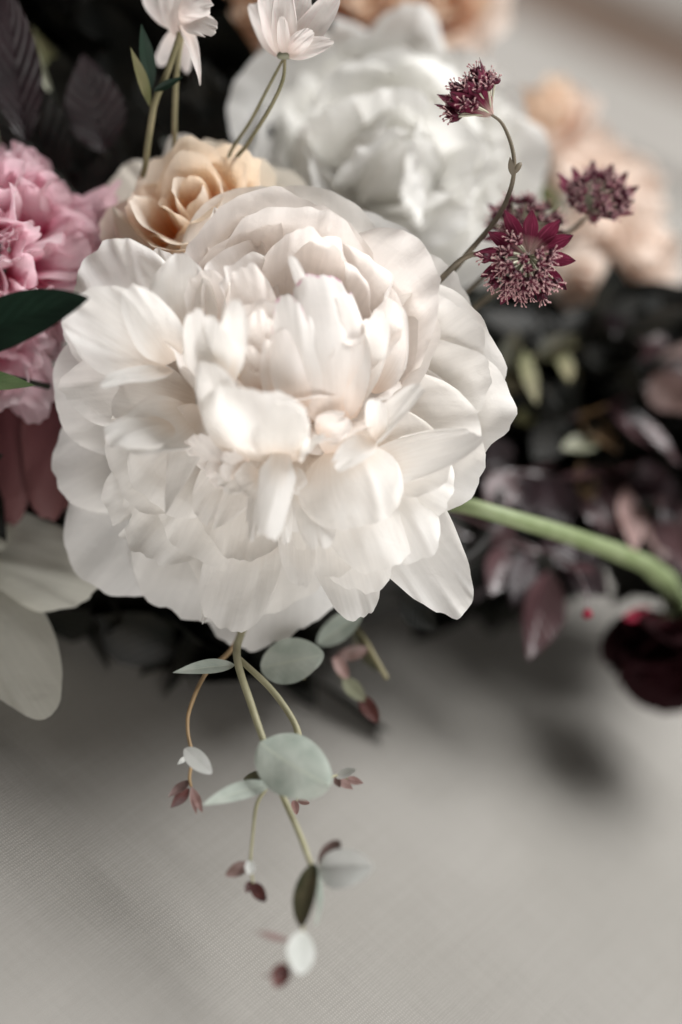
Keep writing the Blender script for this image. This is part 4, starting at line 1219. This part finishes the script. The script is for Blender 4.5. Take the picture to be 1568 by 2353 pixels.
spray('purple_leaf_spray', 'dark purple spray with shaded leaves above the green curved stem',
      [(1120, 1080, -9.5), (1230, 1090, -10), (1350, 1110, -10.5), (1460, 1110, -11)],
      [((1200, 1085, -9.5), (1285, 1062, -8.6), 20, PURPLE_B, dict(face=(.4, .8, .5))),
       ((1280, 1095, -10), (1465, 1070, -9), 28, PURPLE_B, dict(face=(.3, .8, .5))),
       ((1350, 1110, -10.5), (1420, 1235, -9.6), 50, PURPLE_B, dict(face=(.3, .5, .8))),
       ((1250, 1095, -10), (1310, 1210, -9.2), 46, PURPLE),
       ((1180, 1085, -9.5), (1120, 1180, -8.8), 38, PURPLE_B),
       ((1160, 1080, -9.5), (1130, 1000, -9), 32, PURPLE),
       ((1210, 1090, -9.8), (1215, 1190, -9), 36, PURPLE),
       ((1400, 1110, -10.7), (1480, 1060, -10), 40, PURPLE_B, dict(face=(.4, .7, .5))),
       ((1460, 1100, -11), (1560, 1200, -10), 52, PURPLE),
       ((1450, 1110, -11), (1540, 1090, -10), 40, PURPLE),
       ((1510, 1140, -10.5), (1600, 1330, -10), 50, PURPLE_B),
       ((1490, 1180, -10.5), (1530, 1290, -10), 34, EUC_BROWN, dict(face=(.5, .5, .7))),
       ((1360, 1150, -10.2), (1330, 1060, -10), 26, BRONZE, dict(face=(.2, .5, .7))),
       ((1440, 1120, -10.5), (1460, 1270, -9), 34, EUC_PINK, dict(face=(.5, .6, .6)))])
spray('purple_leaf_spray', 'dark purple spray with a pointed leaf hanging over the tablecloth',
      [(1080, 1240, -8.6), (1160, 1250, -8.6), (1240, 1270, -8.6), (1300, 1290, -9)],
      [((1265, 1310, -8.6), (1214, 1518, -7.4), 50, PURPLE_B, dict(face=(.5, .35, .8), fold=0.5)),
       ((1165, 1252, -8.6), (1128, 1368, -7.8), 34, PURPLE_B, dict(face=(.5, .5, .6))),
       ((1215, 1265, -8.6), (1180, 1400, -7.8), 32, PURPLE, dict(face=(.4, .5, .6))),
       ((1280, 1290, -9), (1370, 1320, -8), 34, PURPLE_B, dict(face=(.4, .7, .5))),
       ((1240, 1270, -8.6), (1340, 1240, -8.8), 44, PURPLE),
       ((1140, 1245, -8.6), (1080, 1360, -8.4), 44, NIGHT),
       ((1120, 1245, -8.6), (1180, 1180, -8.4), 36, PURPLE_B),
       ((1110, 1245, -8.6), (1060, 1330, -8.6), 50, NIGHT),
       ((1200, 1260, -8.6), (1255, 1370, -8.6), 46, NIGHT),
       ((1300, 1290, -9), (1400, 1370, -8.6), 36, PURPLE),
       ((1300, 1285, -9), (1390, 1260, -9), 36, PURPLE),
       ((1100, 1240, -9), (1085, 1390, -9.5), 46, PURPLE)])
spray('olive_leaf_spray', 'olive green shoots in shade right of the white peony rim',
      [(1120, 860, -10), (1200, 830, -10.5), (1290, 800, -11), (1400, 780, -12)],
      [((1200, 800, -10), (1235, 930, -9.4), 20, OLIVE_LEAF, dict(face=(.4, .5, .7))),
       ((1290, 800, -11), (1310, 880, -10), 20, OLIVE_LEAF, dict(face=(.4, .5, .7))),
       ((1160, 850, -10), (1190, 760, -9.5), 26, EUC_DARK),
       ((1230, 820, -10.5), (1330, 770, -10), 26, EUC_DARK),
       ((1130, 860, -10), (1200, 900, -9.5), 20, EUC_DARK),
       ((1350, 790, -11.5), (1460, 740, -12), 40, PURPLE),
       ((1390, 780, -12), (1540, 790, -12), 46, PURPLE_B),
       ((1250, 815, -10.6), (1270, 740, -10.8), 30, NIGHT),
       ((1320, 795, -11.2), (1360, 700, -12), 44, NIGHT),
       ((1420, 775, -12), (1520, 680, -13), 50, NIGHT)], stem_mat=STEM_OLIVE, group='olive shoots')
# deep background leaves that fill the bouquet's shaded side, plus unseen ones added to cast shade
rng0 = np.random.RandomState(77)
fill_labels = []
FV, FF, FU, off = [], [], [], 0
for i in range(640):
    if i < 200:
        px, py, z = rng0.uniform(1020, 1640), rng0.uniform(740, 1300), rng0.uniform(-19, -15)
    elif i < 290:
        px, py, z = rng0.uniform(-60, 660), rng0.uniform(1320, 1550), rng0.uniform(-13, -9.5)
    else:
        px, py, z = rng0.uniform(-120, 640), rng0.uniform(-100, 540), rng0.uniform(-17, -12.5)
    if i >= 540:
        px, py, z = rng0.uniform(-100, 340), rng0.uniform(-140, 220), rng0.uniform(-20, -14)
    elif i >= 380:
        px, py, z = rng0.uniform(-620, -140), rng0.uniform(700, 1450), rng0.uniform(-10, 2)  # arrangement continued out of view on the left, added to shade the cloth
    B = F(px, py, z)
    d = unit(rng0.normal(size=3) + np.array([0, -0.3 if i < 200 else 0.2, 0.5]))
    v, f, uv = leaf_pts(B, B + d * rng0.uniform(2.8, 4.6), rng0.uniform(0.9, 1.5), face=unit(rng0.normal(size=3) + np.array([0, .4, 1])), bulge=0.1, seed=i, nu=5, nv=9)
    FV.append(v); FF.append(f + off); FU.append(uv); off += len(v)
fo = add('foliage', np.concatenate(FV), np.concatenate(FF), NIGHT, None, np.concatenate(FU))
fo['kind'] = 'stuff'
fo['label'] = 'blackish leaves massed in the shade inside the arrangement, and continued unseen on the left to shade the cloth'
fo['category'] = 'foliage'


# ------------------------------------------------------------------ curved green stem with a nodding burgundy flower
def nodding_flower():
    c = F(1525, 1470, -13.5)
    t = thing('burgundy_anemone', c, 'dark burgundy nodding flower on a curved green stem at the right edge', 'flower')
    tube(t, [HUB, F(900, 1130, -9), F(1063, 1160, -7.2), F(1163, 1187, -7.2), F(1283, 1222, -8.4), F(1403, 1263, -10.2), F(1483, 1296, -11.6), F(1535, 1336, -12.6), F(1560, 1385, -13.3), F(1556, 1412, -13.4)], 0.23, 0.37, STEM_GREEN, n=7, ns=14)
    A = unit([-.15, -0.8, 0.35])
    C = F(1550, 1425, -13.6)
    ring(t, C, A, 8, 0.3, 2.3, 0, 1.4, 1.6, BURGUNDY, seed=20, inward=-0.5, up=-0.8, bulge=0.18, cup=0.8, ruf=0.02, notch=0.01)
    ring(t, C, A, 8, 0.3, 1.95, 0.1, 2.5, 1.55, BURGUNDY, seed=21, az0=.4, inward=-0.5, up=-0.8, bulge=0.18, cup=0.8, ruf=0.02, notch=0.01)
    ring(t, C, A, 6, 0.2, 1.0, 0.1, 2.5, 0.8, BURGUNDY, seed=22, az0=.2, bulge=0.12, cup=0.9, ruf=0.06)
    hp(t, (1500, 1400, -12.6), (1436, 1420, -11.8), 22, CRIMSON, seed=23, bulge=-0.1, cup=-0.6, face=(-.2, .5, .9))
    for e in [((1545, 1410, -13.2), (1462, 1428, -12.0)), ((1550, 1410, -13.2), (1600, 1450, -12.4)), ((1550, 1410, -13.3), (1540, 1470, -12.2))]:
        leaf(t, F(*e[0]), F(*e[1]), 13 * KP, GREEN_MID, name='sepal', fold=0.3, face=(0, .5, .8))


nodding_flower()
bt = thing('red_berry', F(1350, 1412, -8), 'tiny crimson berry hanging just left of the burgundy flower', 'berry')
blob(bt, F(1350, 1422, -8), (0, 1, 0), 0.34, 0.17, CRIMSON, 'fruit')
tube(bt, [F(1350, 1398, -8), F(1345, 1350, -8.6), F(1300, 1290, -9.3), HUB], 0.03, 0.06, PURPLE_B, n=5, ns=6)


# ------------------------------------------------------------------ eucalyptus trailing over the cloth
def eucalyptus():
    t = thing('eucalyptus_sprig', F(545, 1500, -2.6), 'trailing eucalyptus sprig with a round grey-green leaf below the white peony', 'sprig', 'eucalyptus below the white peony')
    tube(t, [HUB, F(560, 1440, -4.5), F(545, 1510, -2.6), F(578, 1620, -1.4), F(605, 1700, -0.9), F(628, 1775, -0.7), F(655, 1840, -0.2), F(690, 1920, 0.7), F(716, 1990, 1.4)], 0.14, 0.085, STEM_EUC, n=8, ns=10)
    tube(t, [F(548, 1512, -2.8), F(620, 1580, -2.2), F(668, 1645, -1.8), F(686, 1690, -1.6), F(682, 1735, -1.4)], 0.10, 0.11, STEM_EUC, name='side_stem', n=8, ns=10)
    # big round leaf
    leaf(t, F(598, 1706, 0.0), F(758, 1805, 0.95), 72 * KP, EUC, seed=1, pw=0.88, tip=0.5, bulge=-0.08, fold=-0.1, curl=0.12, face=(-.1, .3, .95), wave=0.14, skew=0.06)
    # narrow leaf pointing left: pale lower face, dark upper face behind it
    leaf(t, F(622, 1800, -0.4), F(466, 1850, 0.6), 24 * KP, EUC, seed=2, pw=0.8, tip=0.8, bulge=-0.08, fold=0.1, face=(0, .6, .8))
    leaf(t, F(620, 1795, -0.6), F(560, 1790, -1.0), 22 * KP, EUC_DARK, seed=3, pw=0.9, tip=0.7, bulge=0.1, fold=0.2, face=(-.4, .3, .9))
    # hanging end
    leaf(t, F(722, 1985, 1.5), F(694, 2132, 2.4), 31 * KP, EUC_DARK, seed=4, pw=0.95, tip=0.6, bulge=-0.06, fold=0.3, face=(-.5, 0, .8))
    leaf(t, F(726, 1985, 1.4), F(724, 2128, 2.0), 22 * KP, EUC, seed=5, pw=0.95, tip=0.6, bulge=-0.06, fold=0.3, face=(.9, 0, .3))
    leaf(t, F(735, 1992, 1.3), F(858, 1992, 2.2), 46 * KP, EUC_PALE, seed=6, pw=0.95, tip=0.6, bulge=-0.12, fold=0.3, face=(.1, .3, .9), asym=0.2)
    leaf(t, F(735, 1990, 1.1), F(782, 1932, 1.5), 22 * KP, EUC_BROWN, seed=7, pw=0.95, tip=0.6, fold=0.2, face=(-.4, 0, .9))
    blob(t, F(812, 2012, 1.8), (0.3, -1, 0), 0.22, 0.1, EUC_RED, 'bud')
    tube(t, [F(700, 2120, 2.3), F(690, 2160, 2.8), F(672, 2200, 3.2)], 0.035, 0.03, STEM_EUC, name='tip_stem', n=5, ns=6)
    leaf(t, F(668, 2160, 3.0), F(588, 2140, 3.6), 12 * KP, EUC_BROWN, seed=8, bulge=0.14, fold=0.3, face=(0, .7, .6))
    leaf(t, F(694, 2140, 2.8), F(690, 2240, 3.6), 32 * KP, EUC_PALE, seed=9, pw=0.9, tip=0.6, fold=0.1, face=(.3, .3, .9))
    leaf(t, F(655, 2215, 3.4), F(632, 2270, 3.8), 22 * KP, EUC_RED, seed=10, pw=0.9, tip=0.6, fold=0.5)
    leaf(t, F(640, 2215, 3.4), F(648, 2268, 3.5), 20 * KP, EUC_RED, seed=11, pw=0.9, tip=0.6, fold=0.5, face=(.6, 0, .7))
    tube(t, [F(632, 2242, 3.5), F(600, 2243, 3.6)], 0.03, 0.02, EUC_BROWN, name='bud_stalk', n=4, ns=5)
    tube(t, [F(694, 2140, 2.6), F(682, 2152, 2.8), F(666, 2160, 3.0)], 0.03, 0.025, STEM_EUC, name='petiole', n=4, ns=5)
    tube(t, [F(672, 2200, 3.2), F(660, 2212, 3.3), F(650, 2224, 3.4)], 0.03, 0.025, STEM_EUC, name='petiole', n=4, ns=5)
    # side twig with small leaves
    tube(t, [F(612, 1812, -0.4), F(590, 1850, -0.2), F(581, 1920, 0.2), F(576, 1985, 0.5), F(582, 2030, 0.7)], 0.06, 0.04, STEM_EUC, name='twig', n=6, ns=8)
    leaf(t, F(572, 1985, 0.5), F(518, 2012, 0.8), 16 * KP, EUC_BROWN, seed=12, tip=0.7, fold=0.2)
    leaf(t, F(574, 1978, 0.6), F(576, 2010, 0.9), 12 * KP, EUC_PALE, seed=13, tip=0.6, fold=0.2)
    leaf(t, F(580, 2030, 0.7), F(611, 2072, 1.0), 16 * KP, EUC_RED, seed=14, tip=0.6, fold=0.3)
    leaf(t, F(576, 2025, 0.6), F(566, 2052, 0.9), 9 * KP, EUC_RED, seed=15, tip=0.6, fold=0.3)

    t = thing('eucalyptus_sprig', F(470, 1545, -3.0), 'thin tan eucalyptus twig with one small pale leaf and reddish tips', 'sprig', 'eucalyptus below the white peony')
    tube(t, [HUB, F(540, 1480, -4.6), F(475, 1545, -3.0), F(437, 1628, -2.0), F(432, 1680, -1.6), F(442, 1738, -1.2), F(436, 1785, -1.0), F(440, 1808, -0.9)], 0.085, 0.045, STEM_TAN, n=8, ns=8)
    leaf(t, F(425, 1720, -1.0), F(487, 1778, -0.5), 22 * KP, EUC_PALE, seed=21, pw=0.9, tip=0.65, bulge=-0.1, fold=0.1, face=(-.2, .4, .9))
    leaf(t, F(430, 1738, -1.2), F(408, 1757, -1.0), 6 * KP, EUC_PALE, seed=22)
    leaf(t, F(438, 1792, -1.0), F(386, 1832, -0.6), 15 * KP, EUC_BROWN, seed=23, fold=0.3, face=(-.3, .6, .7))
    leaf(t, F(436, 1812, -0.9), F(392, 1857, -0.5), 14 * KP, EUC_RED, seed=24, fold=0.3)
    leaf(t, F(440, 1808, -0.9), F(466, 1868, -0.5), 10 * KP, EUC_PINK, seed=25, fold=0.3)
    leaf(t, F(440, 1808, -0.9), F(452, 1872, -0.6), 9 * KP, EUC_PINK, seed=26, fold=0.3, face=(.5, 0, .8))
    leaf(t, F(540, 1528, -2.6), F(396, 1546, -1.8), 20 * KP, EUC, seed=27, pw=0.75, bulge=-0.06, fold=0.2, face=(0, .5, .8))

    t = thing('eucalyptus_sprig', F(640, 1500, -4.5), 'soft grey-green eucalyptus leaves tucked behind the lowest white petal', 'sprig', 'eucalyptus below the white peony')
    tube(t, [HUB, F(650, 1450, -6.5), F(640, 1500, -5.0), F(700, 1560, -4.4)], 0.09, 0.05, STEM_EUC, n=6, ns=8)
    leaf(t, F(600, 1535, -4.6), F(745, 1505, -4.2), 58 * KP, EUC, seed=31, pw=0.9, tip=0.6, fold=0.1, bulge=-0.05, face=(.2, .4, .9))
    leaf(t, F(730, 1480, -6.5), F(840, 1400, -6.0), 34 * KP, EUC, seed=32, tip=0.7, face=(.2, .5, .8))
    t = thing('eucalyptus_sprig', F(820, 1470, -7.5), 'blurred brown-tipped twig right of the grey-green leaf, over the cloth', 'sprig', 'eucalyptus below the white peony')
    tube(t, [HUB, F(800, 1400, -8.5), F(850, 1490, -7.0), F(890, 1560, -6.6)], 0.10, 0.08, STEM_OLIVE, n=6, ns=8)
    leaf(t, F(810, 1450, -7.4), F(868, 1545, -6.8), 20 * KP, EUC_DARK, seed=41)
    leaf(t, F(770, 1510, -6.6), F(800, 1560, -6.2), 16 * KP, EUC_PINK, seed=42, tip=0.6)
    leaf(t, F(790, 1560, -6.4), F(840, 1610, -6.0), 20 * KP, SAGE, seed=43, tip=0.6)
    leaf(t, F(830, 1600, -6.2), F(870, 1660, -5.8), 20 * KP, EUC_RED, seed=44, tip=0.6)
    leaf(t, F(920, 1370, -7.5), F(1005, 1450, -7.0), 40 * KP, NIGHT, seed=46)
    leaf(t, F(850, 1490, -7), F(760, 1515, -6.6), 18 * KP, EUC_BROWN, seed=47)
    tube(t, [F(790, 1500, -7.2), F(775, 1540, -6.6), F(800, 1570, -6.4), F(845, 1620, -6.2)], 0.04, 0.03, STEM_OLIVE, name='twig', n=5, ns=6)
    t = thing('eucalyptus_sprig', F(690, 1745, -3.0), 'small blurred pinkish shoot right of the round grey-green leaf', 'sprig', 'eucalyptus below the white peony')
    tube(t, [F(684, 1720, -1.7), F(690, 1780, -3.0), F(740, 1790, -3.6), F(775, 1782, -4.0), F(800, 1790, -4.0)], 0.05, 0.03, STEM_EUC, n=6, ns=6)
    leaf(t, F(772, 1784, -4.0), F(818, 1770, -3.6), 14 * KP, EUC_PALE, seed=51, tip=0.6, face=(0, .6, .8))
    leaf(t, F(775, 1788, -4.0), F(812, 1814, -3.8), 11 * KP, EUC_PINK, seed=52)
    leaf(t, F(795, 1788, -4.0), F(836, 1800, -3.8), 10 * KP, EUC_PINK, seed=53)
    leaf(t, F(770, 1784, -4.0), F(782, 1810, -3.8), 9 * KP, EUC_BROWN, seed=54)
    tube(t, [F(690, 1780, -3.0), F(684, 1830, -3.2), F(680, 1848, -3.2)], 0.04, 0.03, STEM_EUC, name='twig', n=5, ns=6)
    leaf(t, F(676, 1838, -3.2), F(682, 1872, -3.0), 10 * KP, EUC_PINK, seed=55, tip=0.6)
    leaf(t, F(684, 1838, -3.2), F(712, 1846, -3.0), 8 * KP, EUC_PINK, seed=56, tip=0.6)


eucalyptus()

for o in bpy.data.objects:
    if '_base' in o:
        del o['_base']
